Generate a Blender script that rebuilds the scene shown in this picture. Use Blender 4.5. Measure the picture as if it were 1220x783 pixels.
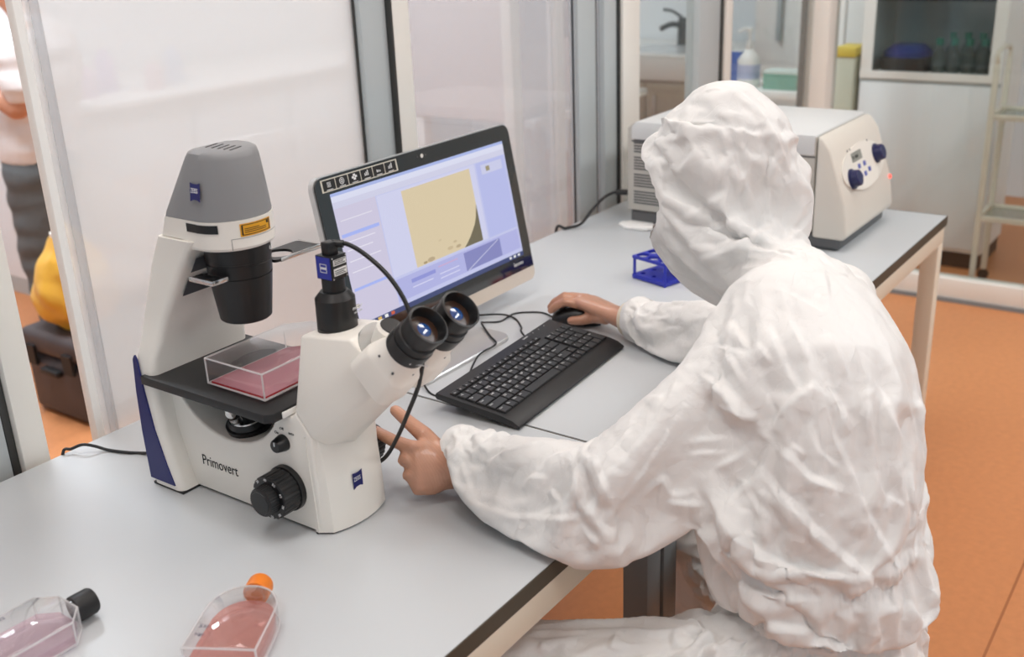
import bpy, bmesh, math, random
from mathutils import Vector, Matrix, noise, Quaternion
random.seed(7)
for _o in list(bpy.data.objects): bpy.data.objects.remove(_o, do_unlink=True)
scn = bpy.context.scene
COL = scn.collection
R = math.radians
# ------------------------------------------------------------------ camera
CAMZ, FPX = 1.55, 1270.0
_p, _r, _y = R(20.95), R(-2.35), R(35.95)
FWD = Vector((math.cos(_p)*math.cos(_y), math.cos(_p)*math.sin(_y), -math.sin(_p)))
_rt = Vector((math.sin(_y), -math.cos(_y), 0)); _up = _rt.cross(FWD)
RT = _rt*math.cos(_r) + _up*math.sin(_r); UP = -_rt*math.sin(_r) + _up*math.cos(_r)
cam = bpy.data.cameras.new('camera'); camo = bpy.data.objects.new('camera', cam); COL.objects.link(camo)
camo.matrix_world = Matrix(((RT.x, UP.x, -FWD.x, 0), (RT.y, UP.y, -FWD.y, 0), (RT.z, UP.z, -FWD.z, CAMZ), (0, 0, 0, 1)))
cam.sensor_width = 36; cam.lens = FPX/1220*36; cam.clip_start = .05; cam.clip_end = 60
cam.dof.use_dof = True; cam.dof.focus_distance = 1.68; cam.dof.aperture_fstop = 4.2
scn.camera = camo
# ------------------------------------------------------------------ light
w = bpy.data.worlds.new('world'); scn.world = w; w.use_nodes = True
w.node_tree.nodes['Background'].inputs[0].default_value = (.82, .915, 1, 1)
w.node_tree.nodes['Background'].inputs[1].default_value = .66
def area(name, loc, sx, sy, power, col=(.80, .90, 1), rot=(0, 0, 0)):
    l = bpy.data.lights.new(name, 'AREA'); l.shape = 'RECTANGLE'; l.size = sx; l.size_y = sy; l.energy = power; l.color = col
    o = bpy.data.objects.new(name, l); COL.objects.link(o); o.location = loc; o.rotation_euler = rot
    return o
CEIL = 2.95
LAMPS = [(.6, 1.0), (2.6, .6), (2.6, -1.2), (.6, -1.0), (4.0, 2.9), (1.6, 3.3), (3.95, -1.0)]  # unseen ceiling panels; the last is added to brighten the glazed cabinet
LPOW = [8, 5, 11, 11, 40, 80, 30]
for (lx, ly), lp in zip(LAMPS, LPOW): area('ceiling_lamp_light', (lx, ly, CEIL-.035), 1.1, .55, lp)
vs = scn.view_settings
vs.view_transform = 'Standard'; vs.look = 'None'; vs.gamma = 1; vs.use_curve_mapping = False; vs.exposure = -.18

# ------------------------------------------------------------------ helpers
def pray(u, v): return RT*((u-610)/FPX) + UP*((391.5-v)/FPX) + FWD
def at(u, v, z): r = pray(u, v); return Vector((0, 0, CAMZ)) + r*((z-CAMZ)/r.z)
def atx(u, v, x): r = pray(u, v); return Vector((0, 0, CAMZ)) + r*(x/r.x)
def aty(u, v, y): r = pray(u, v); return Vector((0, 0, CAMZ)) + r*(y/r.y)
def atd(u, v, d): return Vector((0, 0, CAMZ)) + pray(u, v)*d

def lin(c):
    if isinstance(c, str):
        c = tuple(int(c[i:i+2], 16)/255 for i in (0, 2, 4))
    return tuple(x/12.92 if x <= .04045 else ((x+.055)/1.055)**2.4 for x in c)+(1,)
MATS = {}
def mat(name, col, rough=.5, metal=0, spec=.5, var=0, vscale=20, bump=0, bscale=200, coat=0, emit=None, estr=0):
    if name in MATS: return MATS[name]
    m = bpy.data.materials.new(name); m.use_nodes = True; nt = m.node_tree; b = nt.nodes['Principled BSDF']
    b.inputs['Base Color'].default_value = lin(col); b.inputs['Roughness'].default_value = rough
    b.inputs['Metallic'].default_value = metal; b.inputs['Specular IOR Level'].default_value = spec
    b.inputs['Coat Weight'].default_value = coat
    if emit: b.inputs['Emission Color'].default_value = lin(emit); b.inputs['Emission Strength'].default_value = estr
    tc = nt.nodes.new('ShaderNodeTexCoord')
    if var:
        n = nt.nodes.new('ShaderNodeTexNoise'); n.inputs['Scale'].default_value = vscale; n.inputs['Detail'].default_value = 4
        nt.links.new(tc.outputs['Object'], n.inputs['Vector'])
        mx = nt.nodes.new('ShaderNodeMix'); mx.data_type = 'RGBA'
        c = lin(col); mx.inputs[6].default_value = tuple(x*(1-var) for x in c[:3])+(1,); mx.inputs[7].default_value = tuple(min(1, x*(1+var)) for x in c[:3])+(1,)
        nt.links.new(n.outputs['Fac'], mx.inputs[0]); nt.links.new(mx.outputs[2], b.inputs['Base Color'])
    if bump:
        n = nt.nodes.new('ShaderNodeTexNoise'); n.inputs['Scale'].default_value = bscale; n.inputs['Detail'].default_value = 3
        nt.links.new(tc.outputs['Object'], n.inputs['Vector'])
        bp = nt.nodes.new('ShaderNodeBump'); bp.inputs['Strength'].default_value = bump; bp.inputs['Distance'].default_value = .001
        nt.links.new(n.outputs['Fac'], bp.inputs['Height']); nt.links.new(bp.outputs['Normal'], b.inputs['Normal'])
    MATS[name] = m; return m
def glassmat(name, tint='ffffff', refl=1.0, milky=0, milkcol='f4f2ee', rough=0.0, ior=1.45, edge=0):
    if name in MATS: return MATS[name]
    m = bpy.data.materials.new(name); m.use_nodes = True; nt = m.node_tree; nt.nodes.remove(nt.nodes['Principled BSDF'])
    out = nt.nodes['Material Output']; N = nt.nodes.new; L = nt.links.new
    t = N('ShaderNodeBsdfTransparent'); t.inputs[0].default_value = lin(tint); base = t.outputs[0]
    if milky:
        d = N('ShaderNodeBsdfDiffuse'); d.inputs[0].default_value = lin(milkcol)
        tl = N('ShaderNodeBsdfTranslucent'); tl.inputs[0].default_value = lin(milkcol)
        dm = N('ShaderNodeMixShader'); dm.inputs[0].default_value = .45; L(d.outputs[0], dm.inputs[1]); L(tl.outputs[0], dm.inputs[2])
        mx = N('ShaderNodeMixShader'); mx.inputs[0].default_value = milky; L(base, mx.inputs[1]); L(dm.outputs[0], mx.inputs[2]); base = mx.outputs[0]
    if edge:
        lw = N('ShaderNodeLayerWeight'); lw.inputs[0].default_value = .35
        pw = N('ShaderNodeMath'); pw.operation = 'POWER'; pw.inputs[1].default_value = 2.5; L(lw.outputs['Facing'], pw.inputs[0])
        ml = N('ShaderNodeMath'); ml.operation = 'MULTIPLY'; ml.inputs[1].default_value = edge; L(pw.outputs[0], ml.inputs[0])
        d = N('ShaderNodeBsdfDiffuse'); d.inputs[0].default_value = lin(milkcol)
        mx = N('ShaderNodeMixShader'); L(ml.outputs[0], mx.inputs[0]); L(base, mx.inputs[1]); L(d.outputs[0], mx.inputs[2]); base = mx.outputs[0]
    g = N('ShaderNodeBsdfGlossy'); g.inputs['Roughness'].default_value = rough
    f = N('ShaderNodeFresnel'); ge = N('ShaderNodeNewGeometry'); mi = N('ShaderNodeMix'); mi.inputs[2].default_value = ior; mi.inputs[3].default_value = 1/ior   # same reflectance from both sides of a thin sheet
    L(ge.outputs['Backfacing'], mi.inputs[0]); L(mi.outputs[0], f.inputs[0])
    ml = N('ShaderNodeMath'); ml.operation = 'MULTIPLY'; ml.inputs[1].default_value = refl; ml.use_clamp = True; L(f.outputs[0], ml.inputs[0])
    mx = N('ShaderNodeMixShader'); L(ml.outputs[0], mx.inputs[0]); L(base, mx.inputs[1]); L(g.outputs[0], mx.inputs[2]); L(mx.outputs[0], out.inputs['Surface'])
    MATS[name] = m; return m

# ---- shapes (everything is given in world coordinates)
BM = bmesh.new
def box(bm, lo, hi, M=None):
    ps = [Vector((x, y, z)) for x in (lo[0], hi[0]) for y in (lo[1], hi[1]) for z in (lo[2], hi[2])]
    if M: ps = [M @ p for p in ps]
    v = [bm.verts.new(p) for p in ps]
    for f in ((0, 1, 3, 2), (4, 6, 7, 5), (0, 4, 5, 1), (2, 3, 7, 6), (0, 2, 6, 4), (1, 5, 7, 3)): bm.faces.new([v[i] for i in f])
    return v
def frame_of(d, hint=None):
    d = Vector(d).normalized(); h = Vector(hint) if hint else (Vector((0, 0, 1)) if abs(d.z) < .9 else Vector((1, 0, 0)))
    x = h.cross(d)
    if x.length < 1e-6: x = Vector((1, 0, 0)).cross(d)
    x.normalize(); y = d.cross(x); return x, y, d
def rings(bm, rs, cap0=True, cap1=True, closed=True):
    V = [[bm.verts.new(p) for p in r] for r in rs]
    n = len(rs[0])
    for i in range(len(V)-1):
        for j in range(n if closed else n-1):
            k = (j+1) % n
            try: bm.faces.new((V[i][j], V[i][k], V[i+1][k], V[i+1][j]))
            except ValueError: pass
    if cap0: bm.faces.new(V[0][::-1])
    if cap1: bm.faces.new(V[-1])
    return V
def lathe(bm, p0, d, prof, n=32, cap0=True, cap1=True, hint=None):
    p0 = Vector(p0); x, y, d = frame_of(d, hint)
    return rings(bm, [[p0+d*t+(x*math.cos(2*math.pi*j/n)+y*math.sin(2*math.pi*j/n))*max(r, 1e-5) for j in range(n)] for t, r in prof], cap0, cap1)
def cyl(bm, a, b, r0, r1=None, n=20):
    a, b = Vector(a), Vector(b); lathe(bm, a, b-a, [(0, r0), ((b-a).length, r0 if r1 is None else r1)], n)
def catmull(pts, k=8):
    P = [Vector(p) for p in pts]; P = [P[0]*2-P[1]]+P+[P[-1]*2-P[-2]]; out = []
    for i in range(1, len(P)-2):
        a, b, c, d = P[i-1:i+3]
        for j in range(k):
            t = j/k; out.append(.5*((2*b)+(c-a)*t+(2*a-5*b+4*c-d)*t*t+(3*b-a-3*c+d)*t**3))
    return out+[P[-2]]
def tube(bm, pts, r, n=10, k=8, smooth=True):
    P = catmull(pts, k) if smooth else [Vector(p) for p in pts]
    x = None; rs = []
    for i, p in enumerate(P):
        d = (P[min(i+1, len(P)-1)]-P[max(i-1, 0)]).normalized()
        if x is None: x, y, _ = frame_of(d)
        else: x = (x-d*x.dot(d)).normalized(); y = d.cross(x)
        rs.append([p+(x*math.cos(2*math.pi*j/n)+y*math.sin(2*math.pi*j/n))*r for j in range(n)])
    rings(bm, rs)
def prism(bm, poly, f, w0, w1):
    rings(bm, [[f(u, v, w0) for u, v in poly], [f(u, v, w1) for u, v in poly]])
def hull(bm, pts):
    vs_ = [bm.verts.new(Vector(p)) for p in pts]
    r = bmesh.ops.convex_hull(bm, input=vs_)
    dead = [g for g in set(r['geom_interior']+r['geom_unused']) if isinstance(g, bmesh.types.BMVert) and g.is_valid]
    bmesh.ops.delete(bm, geom=dead, context='VERTS')
    bmesh.ops.dissolve_limit(bm, angle_limit=R(1), verts=bm.verts[:], edges=bm.edges[:])
def ellipsoid(bm, c, rx, ry, rz, M=None, u=20, v=12):
    T = Matrix.Translation(Vector(c)) @ (M or Matrix()) @ Matrix.Diagonal((rx, ry, rz, 1))
    bmesh.ops.create_uvsphere(bm, u_segments=u, v_segments=v, radius=1, matrix=T)
def rrect(w, h, r, n=5):
    r = min(r, w/2-1e-5, h/2-1e-5); out = []
    for cx, cy, a0 in ((w/2-r, h/2-r, 0), (-w/2+r, h/2-r, 90), (-w/2+r, -h/2+r, 180), (w/2-r, -h/2+r, 270)):
        for i in range(n+1): a = R(a0+90*i/n); out.append((cx+r*math.cos(a), cy+r*math.sin(a)))
    return out
def ploc(o):
    p = Vector((0, 0, 0))
    while o: p = p+o.location; o = o.parent
    return p
def build(bm, name, m, parent=None, loc=None, bevel=0, seg=2, smooth=True, ang=35, recalc=True):
    if recalc: bmesh.ops.recalc_face_normals(bm, faces=bm.faces[:])
    if bevel:
        es = [e for e in bm.edges if len(e.link_faces) == 2 and e.calc_face_angle(0) > R(25)]
        bmesh.ops.bevel(bm, geom=es, offset=bevel, segments=seg, affect='EDGES', profile=.5, clamp_overlap=True)
    org = ploc(parent) if parent else Vector(loc or (0, 0, 0))
    bmesh.ops.translate(bm, verts=bm.verts[:], vec=-org)
    me = bpy.data.meshes.new(name); bm.to_mesh(me); bm.free()
    if isinstance(m, (list, tuple)):
        for q in m: me.materials.append(q)
    else: me.materials.append(m)
    if smooth: me.shade_smooth(); me.set_sharp_from_angle(angle=R(ang))
    o = bpy.data.objects.new(name, me); COL.objects.link(o)
    if parent: o.parent = parent
    else: o.location = org
    return o
def tag(o, label=None, cat=None, group=None, kind=None):
    if label: o['label'] = label
    if cat: o['category'] = cat
    if group: o['group'] = group
    if kind: o['kind'] = kind
    return o
def thing(name, label, cat, loc, group=None, kind=None):
    o = bpy.data.objects.new(name, None); COL.objects.link(o); o.location = loc; o.empty_display_size = .05
    return tag(o, label, cat, group, kind)
def bx(name, lo, hi, m, parent=None, bevel=0, **k):
    b = BM(); box(b, lo, hi); return build(b, name, m, parent, bevel=bevel, **k)
def text(s, size, org, xa, ya, name, m, parent, ext=.0002, align='LEFT', res=2, squeeze=1.0):
    cu = bpy.data.curves.new('txt', 'FONT'); cu.body = s; cu.size = size; cu.extrude = ext; cu.resolution_u = res; cu.align_x = align
    o = bpy.data.objects.new('txt', cu); COL.objects.link(o)
    dg = bpy.context.evaluated_depsgraph_get(); me = bpy.data.meshes.new_from_object(o.evaluated_get(dg))
    bpy.data.objects.remove(o, do_unlink=True); bpy.data.curves.remove(cu)
    xa, ya = Vector(xa).normalized(), Vector(ya).normalized(); za = xa.cross(ya).normalized(); xa = xa*squeeze
    base = ploc(parent); org = Vector(org)-base
    T = Matrix(((xa.x, ya.x, za.x, org.x), (xa.y, ya.y, za.y, org.y), (xa.z, ya.z, za.z, org.z), (0, 0, 0, 1)))
    me.transform(T); me.name = name; me.materials.clear(); me.materials.append(m)
    q = bpy.data.objects.new(name, me); COL.objects.link(q); q.parent = parent; return q
# ------------------------------------------------------------------ materials
TZ = .75
M_floor = mat('floor_vinyl', 'cf8a5a', .42, var=.16, vscale=55, spec=.35)
nt = M_floor.node_tree                                     # fine speckle over the soft mottling
_n2 = nt.nodes.new('ShaderNodeTexNoise'); _n2.inputs['Scale'].default_value = 420; _n2.inputs['Detail'].default_value = 2
_mx = next(n for n in nt.nodes if n.type == 'MIX'); _n1 = next(n for n in nt.nodes if n.type == 'TEX_NOISE' and n != _n2)
_ad = nt.nodes.new('ShaderNodeMath'); _ad.operation = 'ADD'; _ml = nt.nodes.new('ShaderNodeMath'); _ml.operation = 'MULTIPLY'; _ml.inputs[1].default_value = .5
nt.links.new(_n1.outputs['Fac'], _ad.inputs[0]); nt.links.new(_n2.outputs['Fac'], _ad.inputs[1]); nt.links.new(_ad.outputs[0], _ml.inputs[0]); nt.links.new(_ml.outputs[0], _mx.inputs[0])
M_seam = mat('floor_seam', 'a8673c', .6)
M_top = mat('tabletop_laminate', 'c6c9cb', .36, var=.015, vscale=6, spec=.4)
M_edge = mat('table_edge_band', '4a4336', .55, var=.15, vscale=30)
M_rail = mat('cream_frame', 'e6dcc8', .45)
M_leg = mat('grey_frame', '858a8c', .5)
M_alu = mat('white_profile', 'eeeae2', .4, spec=.4)
M_grey = mat('grey_profile', 'bcc2c3', .45)
M_gasket = mat('black_gasket', '3a3a38', .6)
M_wallw = mat('white_panel_wall', 'eceef0', .6, var=.02, vscale=2)
M_ceil = mat('ceiling_white', 'f3f2ef', .8)
M_lamp = mat('lamp_diffuser', 'ffffff', .5, emit='fff6ea', estr=6)
M_pane = glassmat('clear_pane', 'f4f7f6', 1.0)
M_film = glassmat('filmed_pane', 'f6f5f6', 1.7, milky=.60, milkcol='f4f4f2')
M_film2 = glassmat('light_film_pane', 'f2f2f2', 1.2, milky=.28, milkcol='e6e8ec')
M_white = mat('white_plastic', 'f5f3ef', .4)
M_black = mat('black_plastic', '1b1b1c', .42, spec=.5, bump=.05, bscale=900)
M_cable = mat('black_cable', '161617', .5)
M_chrome = mat('chrome', 'd6d6d6', .18, metal=1)
M_steel = mat('dark_steel', '55585a', .35, metal=.8)

# ------------------------------------------------------------------ floor, ceiling, walls
fl = bx('floor', (-3, -3.2, -.06), (8, 6.2, 0), M_floor, smooth=False); tag(fl, kind='structure')
for y0 in (-1.36, -.02, 3.2): pass
b = BM(); a0, a1 = at(1172, 783, 0), at(1220, 672, 0); dv = (a1-a0).normalized(); nv = Vector((-dv.y, dv.x, 0))*.003
hull(b, [a0-dv*3+nv, a0-dv*3-nv, a1+dv*.9+nv, a1+dv*.9-nv, a0-dv*3+nv+Vector((0, 0, .0008)), a0-dv*3-nv+Vector((0, 0, .0008)), a1+dv*.9+nv+Vector((0, 0, .0008)), a1+dv*.9-nv+Vector((0, 0, .0008))])
s_ = build(b, 'seam', M_seam, fl, smooth=False)
ce = bx('ceiling', (-3, -3.2, CEIL), (8, 6.2, CEIL+.08), M_ceil, smooth=False); tag(ce, kind='structure')
for i, (lx, ly) in enumerate(LAMPS):
    t = thing('ceiling_light', 'unseen flat white rectangular ceiling light panel above the laboratory', 'light', (lx, ly, CEIL), 'ceiling light panels')
    b = BM(); box(b, (lx-.6, ly-.31, CEIL-.03), (lx+.6, ly-.28, CEIL)); box(b, (lx-.6, ly+.28, CEIL-.03), (lx+.6, ly+.31, CEIL)); box(b, (lx-.6, ly-.28, CEIL-.03), (lx-.57, ly+.28, CEIL)); box(b, (lx+.57, ly-.28, CEIL-.03), (lx+.6, ly+.28, CEIL))
    build(b, 'frame', M_white, t, smooth=False)
    bx('diffuser', (lx-.57, ly-.28, CEIL-.012), (lx+.57, ly+.28, CEIL-.004), M_lamp, t, smooth=False)
WB = bx('wall_back', (-3, 4.9, 0), (8, 4.98, CEIL), M_wallw, smooth=False); tag(WB, kind='structure')
WF = bx('wall_far', (6.35, -3.2, 0), (6.43, 4.9, CEIL), M_wallw, smooth=False); tag(WF, kind='structure')

# glass partition beside the tables
WY = 1.572
wl = thing('wall_left', None, None, (0, WY, 0), kind='structure')
def post(x0, x1, m, d0=-.012, d1=.05, name='post', parent=None, z0=0, z1=CEIL): return bx(name, (x0, WY+d0, z0), (x1, WY+d1, z1), m, parent or wl, bevel=.003)
K = .93
post(.786, .832, M_alu); post(.772, .786, M_gasket, .0, .04, 'gasket'); post(.715, .772, M_grey, 0, .05)
post(1.681, 1.760, M_grey, .0, .05); post(1.675, 1.681, M_gasket, .013, .019, 'gasket'); post(1.760, 1.767, M_gasket, -.013, .045, 'gasket'); post(1.767, 1.822, M_alu, -.012, .05)
post(2.744, 2.752, M_gasket, -.004, .012, 'gasket'); post(2.752, 2.852, M_alu)
post(2.672, 2.742, M_grey, .004, .05); post(2.640, 2.647, M_gasket, .012, .019, 'gasket'); post(2.545, 2.64, M_grey, .012, .04, 'post'); post(2.520, 2.526, M_steel, .012, .019, 'gasket')
post(3.272, 3.430, M_grey, .0, .05); post(3.430, 3.452, M_gasket, -.004, .045, 'gasket'); post(3.452, 3.505, M_alu)
def pane(x0, x1, m, y=WY+.02, z0=.09, z1=CEIL-.02, name='pane', th=.006): return bx(name, (x0, y, z0), (x1, y+th, z1), m, wl, smooth=False)
bx('base_rail', (-2.9, WY-.01, 0), (.715, WY+.05, .09), M_alu, wl, bevel=.004)
bx('base_rail', (1.822, WY-.01, 0), (4.37, WY+.05, .09), M_alu, wl, bevel=.004)
pane(-2.9, .715, M_film2)
pane(.938, 1.674, M_film); b = BM()
post(.936, .952, M_white, .012, .034, 'edge_strip'); post(.966, .984, M_film2, .018, .032, 'edge_strip')
pane(1.822, 2.52, M_film2); pane(2.526, 2.672, M_film2)
pane(2.852, 3.272, M_pane); pane(3.505, 4.37, M_pane)
# far partition with corner post
PX = 4.45
wr = thing('wall_right', None, None, (PX, 0, 0), kind='structure')
b = BM(); box(b, (PX-.07, 1.53, 0), (PX+.05, 1.63, CEIL)); build(b, 'post', M_alu, wr, bevel=.004)
b = BM(); box(b, (PX-.1, 1.622, 0), (PX-.03, 1.64, CEIL)); build(b, 'gasket', M_gasket, wr)
bx('base_rail', (PX-.02, -3, 0), (PX+.05, 1.53, .10), M_alu, wr, bevel=.006)
bx('base_strip', (PX-.028, -3, 0), (PX-.02, 1.53, .018), M_leg, wr)
bx('pane', (PX+.01, -3, .1), (PX+.016, 1.53, CEIL-.02), M_pane, wr, smooth=False)

# ------------------------------------------------------------------ tables
FY, BY, JX = .678, 1.545, 1.330
def table(x0, x1, label, name='work_table'):
    t = thing(name, label, 'table', ((x0+x1)/2, (FY+BY)/2, 0), 'grey laminate work tables along the glass wall')
    bx('tabletop', (x0, FY+.002, TZ-.024), (x1, BY, TZ), M_top, t, bevel=.0008)
    b = BM(); box(b, (x0, FY, TZ-.026), (x1, FY+.0018, TZ-.0006)); build(b, 'edge_band', M_edge, t, smooth=False)
    b = BM(); box(b, (x1-.0022, FY+.002, TZ-.026), (x1+.0004, BY, TZ+.0001)); build(b, 'edge_band', M_edge, t, smooth=False)
    zt = TZ-.026; q = .05
    for n_, lo, hi in (('front_rail', (x0+.004, FY+.004, zt-.05), (x1-.004, FY+.034, zt)), ('back_rail', (x0+.004, BY-.034, zt-.05), (x1-.004, BY-.004, zt)),
                       ('side_rail', (x0+.004, FY+.034, zt-.05), (x0+.034, BY-.034, zt)), ('side_rail', (x1-.034, FY+.034, zt-.05), (x1-.004, BY-.034, zt))):
        bx(n_, lo, hi, M_rail, t, bevel=.002)
    for lx in (x0+.004, x1-.049):
        for ly in (FY+.004, BY-.049): bx('leg', (lx, ly, 0), (lx+.045, ly+.045, zt-.05), M_leg if ly < 1 and lx < 2 else M_rail, t, bevel=.002)  # near front legs: under-table shade put into a darker grey
    return t
t1 = table(-.45, JX-.0022, 'grey laminate work table carrying the microscope and culture flasks')
t2 = table(JX+.0015, 2.985, 'grey laminate work table carrying the keyboard, centrifuge and tube rack')
# ------------------------------------------------------------------ inverted microscope
MX, MY = .892, 1.254
def m_(s, a, z): return Vector((MX+s, MY-a, TZ+z))
def ms(u, v, s): p = atx(u, v, MX+s); return p            # pixel on a plane across the microscope
C_ = .065
M_ivory = mat('ivory_enamel', 'f3eee5', .35, spec=.45, bump=.03, bscale=1500)
M_hood = mat('grey_enamel', '8d8d8e', .48, bump=.06, bscale=1800)
M_blue = mat('navy_print', '1b1f63', .45)
M_blk = mat('black_anodised', '141415', .38, bump=.04, bscale=1200)
M_stage = mat('stage_black', '1f1f20', .5, bump=.05, bscale=1500)
M_yel = mat('yellow_label', 'e9a720', .5)
M_ink = mat('black_ink', '191919', .6)
M_wink = mat('white_ink', 'e8e8e8', .6)
M_label = mat('dark_label', '4c4d50', .5)
M_lens = mat('coated_lens', '1c4a86', .05, spec=1, coat=1)
mic = thing('microscope', 'white inverted microscope with grey lamp housing and black stage', 'microscope', m_(C_, .1, 0))
# lower body: side profile with a round cut-out under the stage
arc = [(.088+.113*math.cos(R(t)), .198+.093*math.sin(R(t))) for t in range(347, 192, -9)]
prof = [(-.045, .003), (.262, .003), (.262, .152), (.236, .186), (.228, .176)] + arc + [(-.03, .176), (-.045, .176)]
b = BM(); prism(b, prof, lambda u, v, w: m_(w, u, v), 0, .13)
body = build(b, 'body', M_ivory, mic, bevel=.004, seg=3)
b = BM(); prism(b, [(-.04, .1), (.236, .1), (.236, .172), (-.04, .172)], lambda u, v, w: m_(w, u, v), .098, .1275); build(b, 'rear_plate', M_ivory, mic, bevel=.002)
b = BM(); prism(b, [(.06, .09), (.1, .09), (.1, .15), (.06, .15)], lambda u, v, w: m_(w, u, v), .05, .097)
build(b, 'optics_block', M_ivory, mic, bevel=.002)
# rounded front pillar
def front_ring(z, a0, bul, sh=0):
    pts = [(-.0015, .252), (-.0015, a0-.012)]
    for i in range(0, 13):
        t = i/12; s = .130*t; e = 1-abs(2*t-1)**4
        pts.append((s*1.004-.0005, a0-.012+.012*min(1, e*2.2)+bul*(1-(2*t-1)**2)))
    pts += [(.1315, a0-.012), (.1315, .252)]
    return [m_(s, a, z) for s, a in pts]
b = BM(); rings(b, [front_ring(.003, .270, .018), front_ring(.06, .268, .017), front_ring(.118, .264, .015), front_ring(.151, .262, .004)])
build(b, 'front_pillar', M_ivory, mic, ang=28)
b = BM(); prism(b, [(-.074, 0), (-.004, 0), (-.004, .004), (-.074, .004)], lambda u, v, w: m_(w, u, v), -.029, .159); rings(b, [[p-Vector((0, 0, .003)) for p in front_ring(.0035, .268, .017)], front_ring(.0035, .268, .017)])
box(b, m_(.005, -.03, 0), m_(.125, .25, .0032)); build(b, 'foot_pad', M_black, mic)
# leaning tube carrier
b = BM()
P = [(s, a, z) for s in (.0, .13) for a, z in ((.236, .186), (.2625, .152))] + [(.02, .268, .134), (.065, .276, .122), (.11, .268, .134)]
P += [(s, a, z) for s in (.024, .106) for a, z in ((.238, .29), (.33, .302), (.352, .285), (.372, .25), (.366, .232), (.238, .2))]
P += [(.04, .374, .226), (.09, .374, .226)]
hull(b, [m_(*p) for p in P]); build(b, 'tube_carrier', M_ivory, mic, bevel=.004, seg=3, ang=40)
# column with swept arm
def col_ring(z, s0, a0, a1, r=.012):
    s1 = .13-s0; w, h = s1-s0, a1-a0
    return [m_((s0+s1)/2+x, (a0+a1)/2+y, z) for x, y in rrect(w, h, r)]
b = BM(); rings(b, [col_ring(.004, -.030, -.074, -.004), col_ring(.03, -.030, -.077, -.012), col_ring(.10, -.0295, -.080, -.030), col_ring(.17, -.0285, -.078, -.034), col_ring(.215, -.026, -.072, -.028),
    col_ring(.24, -.016, -.070, -.020), col_ring(.28, -.010, -.060, -.006), col_ring(.32, -.005, -.047, .014), col_ring(.355, -.002, -.034, .034, .01), col_ring(.385, 0, -.020, .054, .01), col_ring(.402, .0, -.010, .07, .01)])
build(b, 'column', M_ivory, mic, ang=40)
# navy side fins on the column foot
for sgn in (0, 1):
    s0 = -.0318 if sgn == 0 else .1588
    b = BM(); prism(b, [(-.0755, .012), (-.018, .012), (-.030, .045), (-.046, .10), (-.056, .16), (-.060, .212), (-.064, .219), (-.069, .212), (-.0745, .16), (-.0775, .09)], lambda u, v, w: m_(w, u, v), s0, s0+.003)
    build(b, 'side_fin', M_blue, mic)
# lamp head: white band, grey housing
def head_ring(z, hw, a0, a1, n=22):
    pts = [(C_-hw, a0+.012), (C_-hw+.008, a0)] + [(C_+hw-.008, a0), (C_+hw, a0+.012)]
    L = a1-hw*.95
    pts = [(C_+hw, a0+.012), (C_+hw-.010, a0), (C_-hw+.010, a0), (C_-hw, a0+.012), (C_-hw, (a0+L)/2)]
    for i in range(n+1):
        t = R(180-180*i/n); pts.append((C_+hw*math.cos(t), L+hw*.95*math.sin(t)))
    pts.append((C_+hw, (a0+L)/2))
    return [m_(s, a, z) for s, a in pts]
b = BM(); rings(b, [head_ring(.390, .0575, .044, .133), head_ring(.394, .0600, .042, .136), head_ring(.4319, .0605, .003, .1355), head_ring(.4321, .0605, .002, .1355)])
b2 = BM(); rings(b2, [head_ring(.403, .0600, -.012, .1345), head_ring(.432, .0607, .001, .1360)]); build(b2, 'head_band', M_ivory, mic, ang=30)
build(b, 'condenser_carrier', M_ivory, mic, ang=30)
b = BM(); rings(b, [head_ring(.4325, .0600, .002, .1345), head_ring(.437, .0598, .004, .1342), head_ring(.48, .0530, .0275, .1315), head_ring(.514, .0475, .0460, .1285), head_ring(.522, .0450, .0505, .1260), head_ring(.5255, .0390, .0550, .1205)])
hood = build(b, 'lamp_housing', M_hood, mic, ang=42)
for i in range(5):
    a = .062+.0122*i; b = BM(); hull(b, [m_(C_+s, a+d-s*.28, z) for s in (-.016, .010) for d in (-.0014, .0014) for z in (.5252, .5260)]); build(b, 'vent_slot', M_ink, hood, smooth=False)
# black window in the band, seam plate, warning label
def band_strip(bm, t0, t1, z0, z1, off, n=10):
    hw = .0607+off; L = .1360-.0607*.95; rs = []
    for i in range(n+1):
        t = R(180-(t0+(t1-t0)*i/n)); rs.append([m_(C_+hw*math.cos(t), L+hw*.95*math.sin(t), z) for z in (z0, z1)])
    V = [[bm.verts.new(p) for p in r] for r in rs]
    for i in range(n): bm.faces.new((V[i][0], V[i+1][0], V[i+1][1], V[i][1]))
b = BM(); band_strip(b, 0, 34, .4165, .4285, .0009); hull(b, [m_(s, a, z) for s in (.0036, .006) for a in (.058, .0790) for z in (.4165, .4285)]); build(b, 'filter_window', M_blk, mic)
b = BM(); band_strip(b, 62, 112, .4095, .4275, .0006); lab = build(b, 'warning_label', M_yel, mic)
b = BM()
for q in (((64, 110, .4112, .4122)), ((64, 110, .4250, .4260)), ((64, 66, .4112, .426)), ((108, 110, .4112, .426)), (68, 90, .4195, .4205), (68, 102, .4170, .4180), (68, 102, .4145, .4155), (103, 107, .4205, .4245)): band_strip(b, q[0], q[1], q[2], q[3], .0009, 6)
build(b, 'label_print', M_ink, lab)
b = BM(); band_strip(b, 50, 130, .4072, .4077, .0004); band_strip(b, 49.4, 50, .392, .4077, .0004, 1); build(b, 'seam_line', M_label, mic)
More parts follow.
